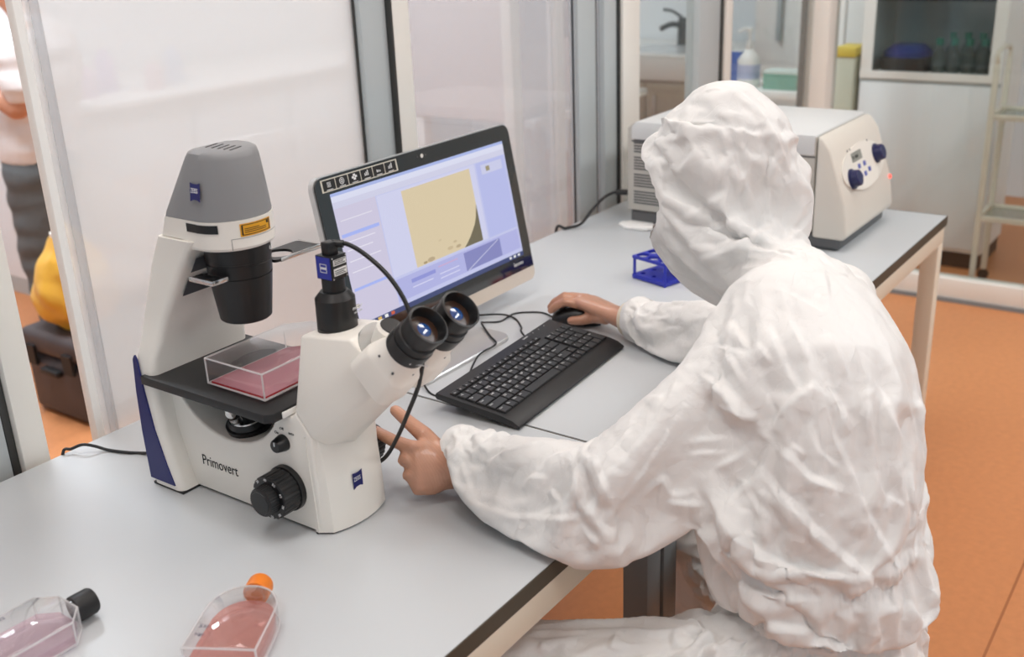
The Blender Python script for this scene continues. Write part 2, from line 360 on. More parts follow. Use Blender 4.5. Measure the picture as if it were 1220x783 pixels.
# condenser
ax = Vector((0, 0, -1)); top = m_(C_, .084, .397)
b = BM(); lathe(b, top, ax, [(0, .0470), (.030, .0465), (.0305, .0455), (.033, .0455), (.0335, .0462), (.050, .0455), (.0505, .0440), (.052, .0440), (.0525, .0452), (.118, .0372), (.120, .0350), (.120, .031), (.112, .029)], 48)
cond = build(b, 'condenser', M_blk, mic, ang=30)
text('0.3', .0075, top+Vector((.022, -.0418, -.019)), (.93, .37, 0), (0, 0, 1), 'marking', M_wink, cond)
# filter slider through the condenser
b = BM(); prism(b, [(-.004, .060), (.016, .060), (.016, .108), (-.004, .108)], lambda u, v, w: m_(u, v, w), .3485, .3525)
sl = build(b, 'filter_slider', M_blk, mic, bevel=.0008)
bx('slider_grip', m_(-.0065, .0595, .347), m_(-.0035, .1085, .354), M_chrome, sl, bevel=.0008)
bx('slider_grip', m_(-.0035, .1065, .347), m_(.022, .1095, .354), M_chrome, sl, bevel=.0008)
b = BM(); ro = [m_(.156+x, .084+y, .3485) for x, y in rrect(.09, .05, .006)]; n_ = len(ro)
ri = [m_(.140+.021*math.cos(R(360*j/n_+7)), .084+.021*math.sin(R(360*j/n_+7)), .3485) for j in range(n_)]
up_ = Vector((0, 0, .004)); V = rings(b, [ri, ro, [p+up_ for p in ro], [p+up_ for p in ri], ri], False, False)
bmesh.ops.remove_doubles(b, verts=b.verts[:], dist=1e-6); build(b, 'slider_frame', M_blk, sl, ang=30)
bx('slider_grip', m_(.120, .1085, .3475), m_(.202, .1105, .354), M_chrome, sl, bevel=.0006)
bx('slider_grip', m_(.2005, .06, .3475), m_(.2035, .1105, .354), M_chrome, sl, bevel=.0006)
# condition plates on the column front
for z0, z1 in ((.352, .374), (.312, .338)):
    b = BM(); f = lambda s, z: m_(s, -.006+(z-.28)*.53+.0035+.006*(z > .34), z)
    hull(b, [f(.012, z0), f(.070, z0), f(.070, z1), f(.015, z1), f(.012, z0)+Vector((0, -.001, 0)), f(.070, z0)+Vector((0, -.001, 0)), f(.070, z1)+Vector((0, -.001, 0)), f(.015, z1)+Vector((0, -.001, 0))]); build(b, 'info_plate', M_label, mic)
# stage
b = BM(); prism(b, [(-.035, -.053), (-.035, .212), (-.026, .222), (.045, .222), (.06, .205), (.06, .2), (.165, .2), (.165, -.053)], lambda u, v, w: m_(u, v, w), .176, .1895)
build(b, 'stage', M_stage, mic, bevel=.0012)
b = BM(); prism(b, [(-.0115, .2225), (.026, .2225), (.026, .2245), (-.0115, .2245)], lambda u, v, w: m_(u, v, w), .1775, .1865); build(b, 'stage_clip', M_white, mic, bevel=.0006)
# nosepiece and objectives
ta = Vector((-.22, -.05, 1)).normalized(); tc = m_(.040, .088, .116)
b = BM(); lathe(b, tc, ta, [(-.006, .030), (-.005, .0335), (.004, .0345), (.005, .031), (.013, .028), (.014, .012)], 40)
turret = build(b, 'nosepiece', M_blk, mic, ang=30)
b = BM(); lathe(b, tc+ta*.005, ta, [(0, .029), (.010, .026), (.0102, .01)], 32); build(b, 'nosepiece_dome', M_chrome, turret)
for k, ang_ in enumerate((175, 60, 300)):
    d = Vector((math.cos(R(ang_))*.018, math.sin(R(ang_))*.018, 0)); o0 = tc+ta*.010+d; od = (ta*1.0+d*18).normalized()
    b = BM(); lathe(b, o0, od, [(0, .0085), (.010, .0085), (.0105, .0075), (.018, .0078), (.0185, .0085), (.024, .0085), (.030, .0055), (.033, .005)], 20); ob = build(b, 'objective', M_chrome, mic, ang=30)
    b = BM(); lathe(b, o0+od*.0125, od, [(0, .0087), (.003, .0087)], 20, False, False); build(b, 'objective_ring', M_blk, ob)
# illumination switch and focus drives
kx = Vector((-1, 0, 0))
p = m_(0, .206, .132); b = BM(); lathe(b, p, kx, [(0, .0125), (.003, .0125), (.016, .0095), (.0175, .0085)], 24); sw = build(b, 'mode_switch', M_blk, mic, ang=35)
bx('pointer', p+Vector((-.0182, -.0008, .001)), p+Vector((-.0172, .0008, .007)), M_wink, sw)
for tx, (da, dz) in (('On', (-.0165, .0105)), ('Off', (-.005, .019)), ('auto', (.012, .016))): text(tx, .006, m_(-.0003, .206+da, .132+dz), (0, -1, 0), (0, 0, 1), 'marking', M_ink, sw)
def focus(s, d, small=True):
    d = Vector((d, 0, 0)); p = m_(s, .206, .062); n = 72
    b = BM(); lathe(b, p, d, [(0, .0345), (.007, .0345), (.008, .0335)], 48); f = build(b, 'focus_knob', M_blk, mic, ang=30)
    b = BM(); x, y, dd = frame_of(d); rs = []
    for t in (.009, .0375): rs.append([p+d*t+(x*math.cos(2*math.pi*j/n)+y*math.sin(2*math.pi*j/n))*(.0325 if j % 3 else .0314) for j in range(n)])
    rs.append([p+d*.039+(x*math.cos(2*math.pi*j/n)+y*math.sin(2*math.pi*j/n))*.0305 for j in range(n)])
    rings(b, rs); g = build(b, 'coarse_drive', M_blk, f, ang=20)
    b = BM(); rs = []
    for t, r in ((.039, .0225), (.053, .0215), (.055, .0195)): rs.append([p+d*t+(x*math.cos(2*math.pi*j/n)+y*math.sin(2*math.pi*j/n))*(r if j % 2 else r*.975) for j in range(n)])
    rings(b, rs); lathe(b, p+d*.055, d, [(0, .017), (.001, .0165)], 32); build(b, 'fine_drive', M_blk, f, ang=25)
    return f, p, d
f, p, d = focus(-.0005, -1)
for i in range(10):
    t = R(-150+36*i); c = p+Vector((-.0393, -math.sin(t)*.0262, math.cos(t)*.0262))
    text(str(i*10), .0058, c, (0, -math.cos(t), -math.sin(t)), (0, -math.sin(t), math.cos(t)), 'scale_mark', M_wink, f, align='CENTER')
focus(.1305, 1)
# name and badges
text('Primovert', .0245, m_(-.0004, .0165, .0465), (0, -1, 0), (0, 0, 1), 'name_print', M_ink, mic, res=4, squeeze=.80)
def badge(c, xa, ya, w, h, sz):
    xa, ya = Vector(xa).normalized(), Vector(ya).normalized(); n = xa.cross(ya).normalized(); c = Vector(c); b = BM()
    pl = [(-.5, -.5), (-.2, -.40), (.2, -.40), (.5, -.5), (.5, .5), (.2, .44), (-.2, .44), (-.5, .5)]
    prism(b, [(u*w, v*h) for u, v in pl], lambda u, v, q: c+xa*u+ya*v+n*q, 0, .0007); o = build(b, 'badge', M_blue, mic, smooth=False)
    text('ZEISS', sz, c-xa*w*.44-ya*sz*.10+n*.0009, xa, ya, 'badge_print', M_wink, o, squeeze=w*.88/(sz*2.72)); return o
fp = aty(426, 571, MY-.2845); badge(fp, (1, 0, 0), (0, 0, 1), .0185, .0255, .0092)
hp = ms(234, 229, .0100); badge(hp+Vector((-.0022, 0, 0)), (.03, -1, 0), (.21, .1, 1), .0190, .0255, .0092)
# photo port, adapter and camera
pa = m_(C_, .269, .288)
b = BM(); lathe(b, pa, (0, 0, 1), [(0, .0275), (.010, .0275), (.0103, .0268), (.0108, .0268), (.011, .0275), (.050, .0270), (.0595, .0190), (.060, .0155), (.078, .0155)], 48)
adp = build(b, 'camera_adapter', M_blk, mic, ang=25)
text('PM-C 1/2"', .0052, pa+Vector((.0035, -.0278, .034)), (1, .12, 0), (0, 0, 1), 'adapter_print', M_wink, adp)
text('426126-9010', .0034, pa+Vector((.0055, -.0278, .0285)), (1, .12, 0), (0, 0, 1), 'adapter_print', M_wink, adp)
b = BM(); cyl(b, pa+Vector((.0265, -.008, .028)), pa+Vector((.034, -.010, .028)), .003, n=14); build(b, 'clamp_screw', M_chrome, adp)
cc = pa+Vector((0, 0, .094)); b = BM(); box(b, cc-Vector((.0145, .0145, .0165)), cc+Vector((.0145, .0145, .0165))); cam_ = build(b, 'digital_camera', M_blk, mic, bevel=.0012)
bx('side_panel', cc+Vector((-.0153, -.0125, -.0150)), cc+Vector((-.0144, .0125, .0150)), mat('camera_blue', '23309b', .4), cam_)
b = BM()
for lo, hi in (((-.006, -.006), (.006, -.0052)), ((-.006, .0052), (.006, .006)), ((-.006, -.006), (-.0052, .006)), ((.0052, -.006), (.006, .006)), ((-.005, -.0014), (.005, .0016))): box(b, cc+Vector((-.0157, lo[0], lo[1])), cc+Vector((-.0152, hi[0], hi[1])))
build(b, 'camera_logo', M_wink, cam_, smooth=False)
for z0, z1 in ((.0035, .0115), (-.0105, -.0005)):
    lb = bx('camera_label', cc+Vector((-.011, -.0150, z0)), cc+Vector((.0125, -.0144, z1)), M_white, cam_, smooth=False)
    b = BM()
    for k in range(3): box(b, cc+Vector((-.0095, -.0152, z0+.0015+k*.0024)), cc+Vector((.0105-.003*(k % 2), -.0149, z0+.0026+k*.0024)))
    build(b, 'label_print', M_ink, lb, smooth=False)
for sx in (-.0125, .0125):
    for sz in (-.0142, .0142): b = BM(); cyl(b, cc+Vector((sx, -.0149, sz)), cc+Vector((sx, -.0144, sz)), .0012, n=8); build(b, 'screw', M_chrome, cam_)
b = BM(); box(b, cc+Vector((-.010, -.009, .016)), cc+Vector((.007, .007, .034))); build(b, 'connector', M_blk, cam_, bevel=.002)
# binocular head
d45 = Vector((0, -.7071, .7071)); bn = Vector((0, .7071, .7071))
b = BM(); lathe(b, m_(C_, .345, .272), d45, [(0, .040), (.014, .040)], 40); build(b, 'binocular_ring', mat('satin_grey', 'b4b4b2', .3, metal=.6), mic)
for k, s in enumerate((.0340, .0985)):
    out = -1 if k == 0 else 1; c0 = m_(s, .372, .258)
    def sect(t, hw, hh, r): return [c0+d45*t+Vector((x+out*0, 0, 0))+bn*y for x, y in rrect(hw*2, hh*2, r, 6)]
    b = BM(); rings(b, [sect(-.012, .024, .030, .012), sect(-.008, .030, .037, .016), sect(.030, .030, .036, .018), sect(.034, .0295, .034, .020), sect(.040, .0275, .030, .022), sect(.066, .0272, .0275, .0270)])
    hs = build(b, 'eyepiece_housing', M_ivory, mic, ang=32)
    for dx, dn in ((.027*out, .012), (0, -.0292), (.027*out, -.016)):
        b = BM(); lathe(b, c0+d45*.046+Vector((dx, 0, 0))+bn*dn, Vector((dx, 0, 0))+bn*dn*.7, [(-.001, .0018), (.0008, .0016)], 10); build(b, 'set_screw', M_steel, hs)
    e0 = c0+d45*.064
    b = BM(); lathe(b, e0, d45, [(0, .0285), (.020, .0290), (.0205, .0272), (.022, .0272), (.0225, .0280), (.031, .0272), (.032, .0250), (.036, .0248), (.052, .0275), (.057, .0275), (.0575, .0250), (.052, .0222), (.044, .0198)], 40, True, False)
    ep = build(b, 'eyepiece', M_blk, hs, ang=25)
    b = BM(); lathe(b, e0+d45*.0445, d45, [(0, .0203), (.001, .0105), (.0012, .0098)], 32, True, False); build(b, 'lens_mount', mat('lens_rim_brown', '3a2417', .3), ep)
    b = BM(); lathe(b, e0+d45*.0453, d45, [(0, .0102), (.0012, .007), (.0018, .0001)], 24, True, False); build(b, 'eye_lens', M_lens, ep)
    text('PI 10x/20 444034-9901', .0042, e0+d45*.007+bn*-.0215+Vector((-.0195 if k == 0 else -.012, 0, 0)), Vector((1, 0, 0))+bn*(-.55 if k == 0 else -.25), d45, 'eyepiece_print', M_wink, ep, squeeze=.7)
b = BM(); lathe(b, m_(C_, .362, .302), (0, -.45, .9), [(-.03, .021), (.010, .020), (.013, .017), (.0135, .0165)], 32); pc = build(b, 'pupil_hinge', M_ivory, mic)
b = BM(); lathe(b, m_(C_, .362, .302)+Vector((0, -.45, .9)).normalized()*.0136, (0, -.45, .9), [(0, .0160), (.0012, .0155)], 28); build(b, 'pupil_dial', M_blk, pc)
# ---- cables that serve it
cb = [cc+Vector((.004, -.004, .030))] + [ms(u, v, s) for u, v, s in ((414, 291, .078), (436, 304, .078), (462, 328, .075), (482, 358, .07), (494, 392, .066), (503, 425, .066), (499, 458, .078), (487, 490, .095), (474, 520, .115), (459, 545, .135), (441, 554, .148))] + [m_(.137, .235, .062)]
b = BM(); tube(b, cb, .0031, 12); ca = build(b, 'camera_cable', M_cable, None, loc=cb[-1]); tag(ca, 'thick black cable looping from microscope camera past the eyepieces', 'cable')
b = BM(); d_ = (cb[1]-cb[0]).normalized(); tube(b, [cb[0]-d_*.002, cb[0]+d_*.013], .0052, 14, smooth=False); build(b, 'plug', M_blk, ca)
pc_ = [m_(.02, -.0775, .03)] + [at(u, v, TZ+.0032) for u, v in ((172, 540), (150, 539), (128, 536))] + [at(112, 531.5, TZ+.012), at(98, 530, TZ+.017)] + [at(85, 535, TZ+.008), at(76, 543, TZ-.002)]
_e = pc_[-1].copy(); _e.y = BY+.012; _e.z = .69; pc_[-1].y = min(pc_[-1].y, BY+.004); pc_[-1].z = TZ+.004
b = BM(); tube(b, pc_+[_e, _e-Vector((0, 0, .25))], .0026, 10); pw = build(b, 'power_cable', M_cable, None, loc=pc_[1]); tag(pw, 'thin black power cord running from the microscope over the table edge', 'cable')
# ------------------------------------------------------------------ culture flasks
M_flask = glassmat('clear_polystyrene', 'fdfcfc', 1.1, edge=.35, milkcol='ffffff', ior=1.5)
M_medge = glassmat('moulded_edge', 'ffffff', 1.2, milky=.5, milkcol='ffffff'); M_clip = mat('pen_ink', '3a3550', .6)
def liquid(name, tint, dif, fac):
    if name in MATS: return MATS[name]
    m = bpy.data.materials.new(name); m.use_nodes = True; nt = m.node_tree; nt.nodes.remove(nt.nodes['Principled BSDF']); N = nt.nodes.new; L = nt.links.new
    t = N('ShaderNodeBsdfTransparent'); t.inputs[0].default_value = lin(tint); d = N('ShaderNodeBsdfDiffuse'); d.inputs[0].default_value = lin(dif)
    g = N('ShaderNodeBsdfGlossy'); g.inputs['Roughness'].default_value = .03; f = N('ShaderNodeFresnel'); ge = N('ShaderNodeNewGeometry'); mi = N('ShaderNodeMix'); mi.inputs[2].default_value = 1.33; mi.inputs[3].default_value = 1/1.33; L(ge.outputs['Backfacing'], mi.inputs[0]); L(mi.outputs[0], f.inputs[0])
    a = N('ShaderNodeMixShader'); a.inputs[0].default_value = fac; L(t.outputs[0], a.inputs[1]); L(d.outputs[0], a.inputs[2])
    c = N('ShaderNodeMixShader'); L(f.outputs[0], c.inputs[0]); L(a.outputs[0], c.inputs[1]); L(g.outputs[0], c.inputs[2]); L(c.outputs[0], nt.nodes['Material Output'].inputs['Surface'])
    MATS[name] = m; return m
def ofs(poly, d):
    cx = sum(p[0] for p in poly)/len(poly); cy = sum(p[1] for p in poly)/len(poly); out = []
    for i, (x, y) in enumerate(poly):
        (x0, y0), (x1, y1) = poly[i-1], poly[(i+1) % len(poly)]
        e0 = Vector((x-x0, y-y0)).normalized(); e1 = Vector((x1-x, y1-y)).normalized()
        n = Vector((-(e0.y+e1.y), e0.x+e1.x)); n = n/max(.5, n.length_squared/2)
        if n.dot(Vector((cx-x, cy-y))) < 0: n = -n
        out.append((x+n.x*d, y+n.y*d))
    return out
def flask(label, base, yaw, L, W, T, capcol, medium, depth, shoulder, neckx=0, capr=.017, capl=.028, capname='cap', tilt=0, rim=True, notes=None, neckup=0):
    """lies flat: length along local x, neck at +x end, origin under the body centre"""
    base = Vector(base); t = thing('culture_flask', label, 'flask', base)
    Mx = Matrix.Translation(base) @ Matrix.Rotation(yaw, 4, 'Z')
    f = lambda x, y, z: Mx @ Vector((x, y, z))
    body = [(-L/2, -W/2), *shoulder, (-L/2, W/2)]
    z0, z1 = .0015, T
    b = BM(); i1 = ofs(body, .0025)
    rings(b, [[f(x, y, z0) for x, y in i1], [f(x, y, z0+.0025) for x, y in body], [f(x, y, z1-.0025) for x, y in body], [f(x, y, z1) for x, y in i1]])
    shell = build(b, 'flask_body', M_flask, t, ang=50)
    if rim:                                              # moulded edges catch the light
        for zz in (z0+.004, z1-.002):
            b = BM(); q = [f(x, y, zz) for x, y in body]; tube(b, q+[q[0]], .0014, 6, smooth=False); build(b, 'moulded_edge', M_medge, shell)
        for x, y in (body if len(body) < 8 else (body[0], body[-1])):
            b = BM(); cyl(b, f(x, y, z0+.004), f(x, y, z1-.002), .0013, n=6); build(b, 'moulded_edge', M_medge, shell)
    b = BM(); li = ofs(body, .0035)
    rings(b, [[f(x, y, z0+.001) for x, y in li], [f(x, y, z0+depth) for x, y in li]]); b.normal_update()
    for fc in b.faces: fc.material_index = 1 if abs(fc.normal.z) < .5 else 0
    build(b, 'medium', medium, t, ang=50)
    nx = max(x for x, y in shoulder); d = (f(1, 0, neckup)-f(0, 0, 0)).normalized(); p = f(nx-.004, neckx, T*.55)
    b = BM(); lathe(b, p, d, [(0, capr*.8), (.016, capr*.8), (.022, capr*.8)], 28, False, False); build(b, 'neck', M_flask, t)
    b = BM(); n = 60; x, y, dd = frame_of(d)
    rs = [[p+d*tt+(x*math.cos(2*math.pi*j/n)+y*math.sin(2*math.pi*j/n))*(r if j % 2 or not kn else r*.965) for j in range(n)] for tt, r, kn in ((.009, capr*.97, 0), (.010, capr, 1), (.009+capl-.003, capr*.985, 1), (.009+capl, capr*.90, 0))]
    rings(b, rs); build(b, capname, capcol, t, ang=25)
    for s, sz, x_, y_, xa, ya in (notes or []): text(s, sz, f(x_, y_, T+.0004), Mx.to_3x3() @ Vector(xa), Mx.to_3x3() @ Vector(ya), 'handwriting', M_clip, shell)
    return t
M_ocap = mat('orange_cap', 'f0821e', .45); M_bcap = mat('flask_black_cap', '1a1a1b', .45)
M_med1s = liquid('red_medium_deep', 'e88890', 'c4101e', .72); M_med2s = liquid('pink_medium_deep', 'fdeef3', 'eec6d6', .3); M_med3s = liquid('salmon_medium_deep', 'f8cfc8', 'e8928a', .35); M_med1 = liquid('red_medium', 'f8d6da', 'd79aa6', .42); M_med2 = liquid('pink_medium', 'fff7fa', 'f6dfe8', .22); M_med3 = liquid('salmon_medium', 'fdece8', 'f4b4aa', .26)
# on the stage
sz_ = TZ+.1895
flask('clear culture flask with thin red medium lying on the microscope stage', m_(.085, .128, .1895), 0, .185, .118, .046, M_bcap, [M_med1, M_med1s], .0065,
      [(.060, -.059), (.0925, -.030), (.0925, .030), (.060, .059)], capr=.018)
# orange cap, rounded shoulders
c0, c1 = at(288, 752, TZ+.02), at(325, 683, TZ+.02); yw = math.atan2(c1.y-c0.y, c1.x-c0.x)
sh = [(.012+.052*math.sin(R(a)), -.043*math.cos(R(a))) for a in range(0, 181, 12)]
sh = [(.010+.058*math.sin(R(a))**.8 if a not in (0, 180) else .0, -.0435*math.cos(R(a))) for a in range(0, 181, 12)]
pb = at(284, 768, TZ); 
flask('clear culture flask with orange cap and salmon pink medium', pb+Vector((0, 0, 0)), yw, .11, .087, .038, M_ocap, [M_med3, M_med3s], .016, sh, capr=.0165, capl=.024, capname='orange_cap', notes=[('5.03', .007, -.02, .036, (0, -1, 0), (1, 0, 0)), ('Ngn', .007, -.035, .036, (0, -1, 0), (1, 0, 0))])
# black cap, angular shoulders
c1 = at(108, 724, TZ+.02); c0 = at(30, 768, TZ+.02); yw = math.atan2(c1.y-c0.y, c1.x-c0.x)
pb = at(28, 780, TZ)
flask('clear culture flask with black screw cap and pale pink medium', pb, yw, .12, .088, .038, M_bcap, [M_med2, M_med2s], .014, [(.045, -.044), (.066, -.020), (.066, .020), (.045, .044)], capr=.0175, capl=.027, capname='black_cap', notes=[('24.02', .008, -.015, .030, (1, 0, 0), (0, 1, 0))])

# ------------------------------------------------------------------ all-in-one computer
M_bez = mat('bezel_gloss', '14110f', .08, spec=.9, coat=.6)
M_silver = mat('silver_shell', 'c9c9c9', .3, metal=.55)
M_chin = mat('champagne_chin', 'e0d3c4', .35, metal=.2)
def emat(name, c, s=1.0, coat=.3):
    return mat(name, '101010', .25, emit=c, estr=s, spec=.6)
SB = Vector((1.902, 1.304, TZ+.04)); sr = Vector((-1, -.005, 0)).normalized(); su = Vector((0, math.sin(.185), math.cos(.185))); sn = Vector((0, -su.z, su.y))   # right-bottom corner, leftward, up, towards the user
W_, H_ = .602, .352
sc = lambda x, y, d=0: SB + sr*(W_-x) + su*y + sn*d            # x from the left edge, y up from the bottom
pcb = thing('computer', 'silver all-in-one computer with a glossy black bezel and lit screen', 'computer', (1.6, 1.36, TZ))
b = BM(); rr = rrect(W_, H_, .022); rings(b, [[sc(x+W_/2, y+H_/2, -.004) for x, y in rr], [sc(x+W_/2, y+H_/2, -.016) for x, y in rr], [sc(x*.9+W_/2, y*.86+H_/2, -.034) for x, y in rr]]); build(b, 'shell', M_silver, pcb, ang=30)
b = BM(); rr = rrect(W_-.006, H_-.003, .020)
def clipy(lo, hi): return [(x, min(max(y, lo), hi)) for x, y in rr]
chh = .030
p1 = [(x+W_/2, max(y+H_/2, chh)) for x, y in rr]; rings(b, [[sc(x, y, -.0045) for x, y in p1], [sc(x, y, .0) for x, y in p1]]); bmesh.ops.remove_doubles(b, verts=b.verts[:], dist=1e-5); bez = build(b, 'bezel', M_bez, pcb, ang=30)
b = BM(); p1 = [(x+W_/2, min(y+H_/2, chh-.0004)) for x, y in rr]; rings(b, [[sc(x, y, -.0045) for x, y in p1], [sc(x, y, .0004) for x, y in p1]]); bmesh.ops.remove_doubles(b, verts=b.verts[:], dist=1e-5); build(b, 'chin', M_chin, pcb, ang=30)
SX0, SX1, SY0, SY1 = .034, W_-.034, .062, H_-.034
def quad(bm, x0, y0, x1, y1, d): bm.faces.new([bm.verts.new(sc(x, y, d)) for x, y in ((x0, y0), (x1, y0), (x1, y1), (x0, y1))])
def sq(name, x0, y0, x1, y1, d, m, parent):                    # fractions of the screen, y from the top
    b = BM(); w, h = SX1-SX0, SY1-SY0; quad(b, SX0+w*x0, SY1-h*y1, SX0+w*x1, SY1-h*y0, d); return build(b, name, m, parent, smooth=False, recalc=False)
ESC = 1.08
scr = sq('screen', 0, 0, 1, 1, .0006, emat('screen_lavender', 'c3c6ea', ESC), pcb)
for nm, q, d, c in (('title_bar', (0, 0, 1, .022), .0008, 'a9b6e6'), ('menu_bar', (0, .022, 1, .065), .0008, 'dadcf0'), ('tool_bar', (0, .065, 1, .11), .0008, 'cfcfe6'), ('side_panel', (0, .11, .21, .96), .0008, 'cdc7de'),
    ('panel_heading', (.01, .30, .2, .325), .0010, 'a6b4f2'), ('panel_heading', (.01, .70, .2, .72), .0010, 'a6b4f2'), ('panel_rows', (.02, .36, .17, .368), .001, 'e4e0ee'), ('panel_rows', (.02, .42, .15, .428), .001, 'e4e0ee'), ('panel_rows', (.02, .50, .18, .508), .001, 'e4e0ee'), ('panel_rows', (.02, .58, .16, .588), .001, 'e4e0ee'), ('panel_rows', (.02, .20, .18, .208), .001, 'e0dcea'),
    ('canvas', (.215, .115, .79, .74), .0008, 'cfd0ec'), ('control_panel', (.215, .76, .99, .93), .0008, 'b0b2e2'), ('histogram', (.62, .775, .86, .925), .001, '8486bd'), ('tool_buttons', (.30, .80, .44, .83), .001, '8f93d6'), ('tool_buttons', (.46, .79, .58, .80), .001, 'c8a9d0'), ('tool_buttons', (.30, .86, .42, .868), .001, 'd6d6f2'), ('tool_buttons', (.46, .85, .58, .858), .001, 'd6d6f2'), ('tool_buttons', (.46, .885, .58, .893), .001, 'd6d6f2'),
    ('task_bar', (0, .962, 1, 1), .001, '3c4672'), ('right_panel', (.80, .115, .99, .74), .0008, 'b6bbe8'), ('thumbnail', (.86, .16, .885, .20), .001, '9a8f70'), ('preview_box', (.83, .14, .97, .22), .0009, 'c9cbe8')):
    sq(nm, *q, d, emat('ui_'+c, c, ESC), scr)
img = sq('micrograph', .345, .135, .755, .735, .0012, emat('ui_image', 'd9c8a6', ESC), scr)
# the dark cell edge in the corner of the picture and soft specks
b = BM(); w, h = SX1-SX0, SY1-SY0
pl = [(.755, .43), (.748, .47), (.738, .53), (.722, .585), (.70, .63), (.68, .67), (.66, .70), (.635, .735), (.755, .735)]
b.faces.new([b.verts.new(sc(SX0+w*x, SY1-h*y, .0014)) for x, y in pl]); build(b, 'dark_cell', emat('ui_dark', '6e6650', ESC), img, smooth=False, recalc=False)
for (x, y, r, c) in ((.43, .715, .022, 'b9a585'), (.395, .722, .012, 'a8946f'), (.55, .69, .018, 'c9b592'), (.60, .70, .016, 'b9a584'), (.50, .60, .01, 'cfbd9b'), (.585, .655, .012, 'c6b28f')):
    b = BM(); b.faces.new([b.verts.new(sc(SX0+w*x+r*w*math.cos(R(k*30)), SY1-h*min(y+r*.8*math.sin(R(k*30)), .733), .0013)) for k in range(12)]); build(b, 'speck', emat('ui_'+c, c, ESC), img, smooth=False, recalc=False)
for i, c in enumerate(('5aa0e8', 'f0f0f0', 'e8c060', 'f4f4f4', 'd06040')): sq('task_icon', .02+.035*i, .968, .038+.035*i, .992, .0013, emat('ui_'+c, c, 1), scr)
for i in range(3): sq('tray_icon', .90+.03*i, .970, .915+.03*i, .990, .0013, emat('ui_f0f0f0', 'f0f0f0', 1), scr)
b = BM(); b.faces.new([b.verts.new(sc(SX0+w*x, SY1-h*y, .0013)) for x, y in ((.63, .92), (.633, .925), (.85, .782), (.847, .779))]); build(b, 'curve', emat('ui_d8d8f0', 'd8d8f0', 1), scr, smooth=False, recalc=False)
# feature sticker strip along the top edge, webcam, logo, stand
b = BM(); quad(b, .018, H_-.029, .225, H_-.006, .0003); stx = build(b, 'sticker_strip', mat('sticker_silver', 'cfc9bb', .4), bez, smooth=False, recalc=False)
for i in range(6):
    x = .022+.0335*i; b = BM(); quad(b, x, H_-.027, x+.0315, H_-.008, .0005); tl = build(b, 'sticker_icon', M_ink, bez, smooth=False, recalc=False)
    b = BM(); cx, cy = x+.0155, H_-.0165
    if i in (0, 1):
        for r0, r1 in ((.0062, .0050), (.0032, .0018)):
            k0 = 20 if i else 4; V = [[b.verts.new(sc(cx+r*math.cos(R(45+360*k/k0)), cy+r*math.sin(R(45+360*k/k0)), .0007)) for k in range(k0)] for r in (r0, r1)]
            for k in range(k0): b.faces.new((V[0][k], V[0][(k+1) % k0], V[1][(k+1) % k0], V[1][k]))
    elif i == 2:
        for dx, dy in ((-.004, 0), (.004, .001), (0, .004), (0, -.003)): quad(b, cx+dx-.003, cy+dy-.002, cx+dx+.003, cy+dy+.002, .0007)
    else:
        for k in range(3): quad(b, cx-.006+k*.004, cy-.004, cx-.0038+k*.004, cy-.001+k*.0025*(1 if i != 4 else -.4)+.002, .0007)
    quad(b, cx-.008, H_-.0262, cx+.008, H_-.0250, .0007); build(b, 'icon_print', M_wink, tl, smooth=False, recalc=False)
b = BM(); lathe(b, sc(W_*.50, H_-.015, .0), sn, [(0, .0042), (.0006, .004)], 20); wc = build(b, 'webcam', mat('webcam_lens', 'dcd7d0', .2), pcb)
for dx in (-.014, .012): b = BM(); lathe(b, sc(W_*.50+dx, H_-.015, .0), sn, [(0, .0016), (.0005, .0015)], 12); build(b, 'sensor_dot', M_label, pcb)
text('lenovo', .013, sc(W_-.075, .044, .0004), -sr, su, 'logo', M_wink, bez)
b = BM(); rr = rrect(.30, .215, .03); rings(b, [[Vector((1.50+x, 1.300+y, TZ+.0005)) for x, y in rr], [Vector((1.50+x, 1.300+y, TZ+.006)) for x, y in rr], [Vector((1.50+x*.985, 1.300+y*.98, TZ+.0085)) for x, y in rr]]); build(b, 'stand_foot', M_silver, pcb, ang=30)
b = BM(); hull(b, [Vector(p) for p in ((1.52, 1.33, TZ+.008), (1.68, 1.33, TZ+.008), (1.52, 1.40, TZ+.008), (1.68, 1.40, TZ+.008), (1.52, 1.345, TZ+.18), (1.68, 1.345, TZ+.18), (1.52, 1.36, TZ+.19), (1.68, 1.36, TZ+.19))]); build(b, 'stand_neck', M_silver, pcb, bevel=.006)

# ------------------------------------------------------------------ keyboard
M_kb = mat('keyboard_black', '1c1c1e', .45, bump=.05, bscale=1200); M_key = mat('keycap_black', '222224', .42, bump=.04, bscale=1500); M_leg_ = mat('key_legend', 'dcdcdc', .6)
k0, k1 = at(617, 511, TZ+.004), at(741, 413, TZ+.006)
kx_ = Vector((k1.x-k0.x, k1.y-k0.y, 0)); KL = kx_.length+.004; kx_.normalize(); ky_ = Vector((-kx_.y, kx_.x, 0)); KD = .166; tl_ = R(6.5)
kyt = ky_*math.cos(tl_)+Vector((0, 0, math.sin(tl_))); kn = kx_.cross(kyt)
KO = Vector((k0.x, k0.y, TZ+.004))
kp = lambda x, y, z: KO+kx_*x+kyt*y+kn*z
kb = thing('keyboard', 'black compact computer keyboard with white lettering on its keys', 'keyboard', KO+kx_*KL/2+ky_*.08-Vector((0, 0, .004)))
b = BM(); pf = [(0, -.002), (KD, .0015), (KD+.004, .006), (KD+.002, .0135), (.034, .0130), (.012, .0100), (-.002, .0040), (-.003, .000)]
prism(b, pf, lambda u, v, w: kp(w, u, v), 0, KL); build(b, 'case', M_kb, kb, bevel=.0015)
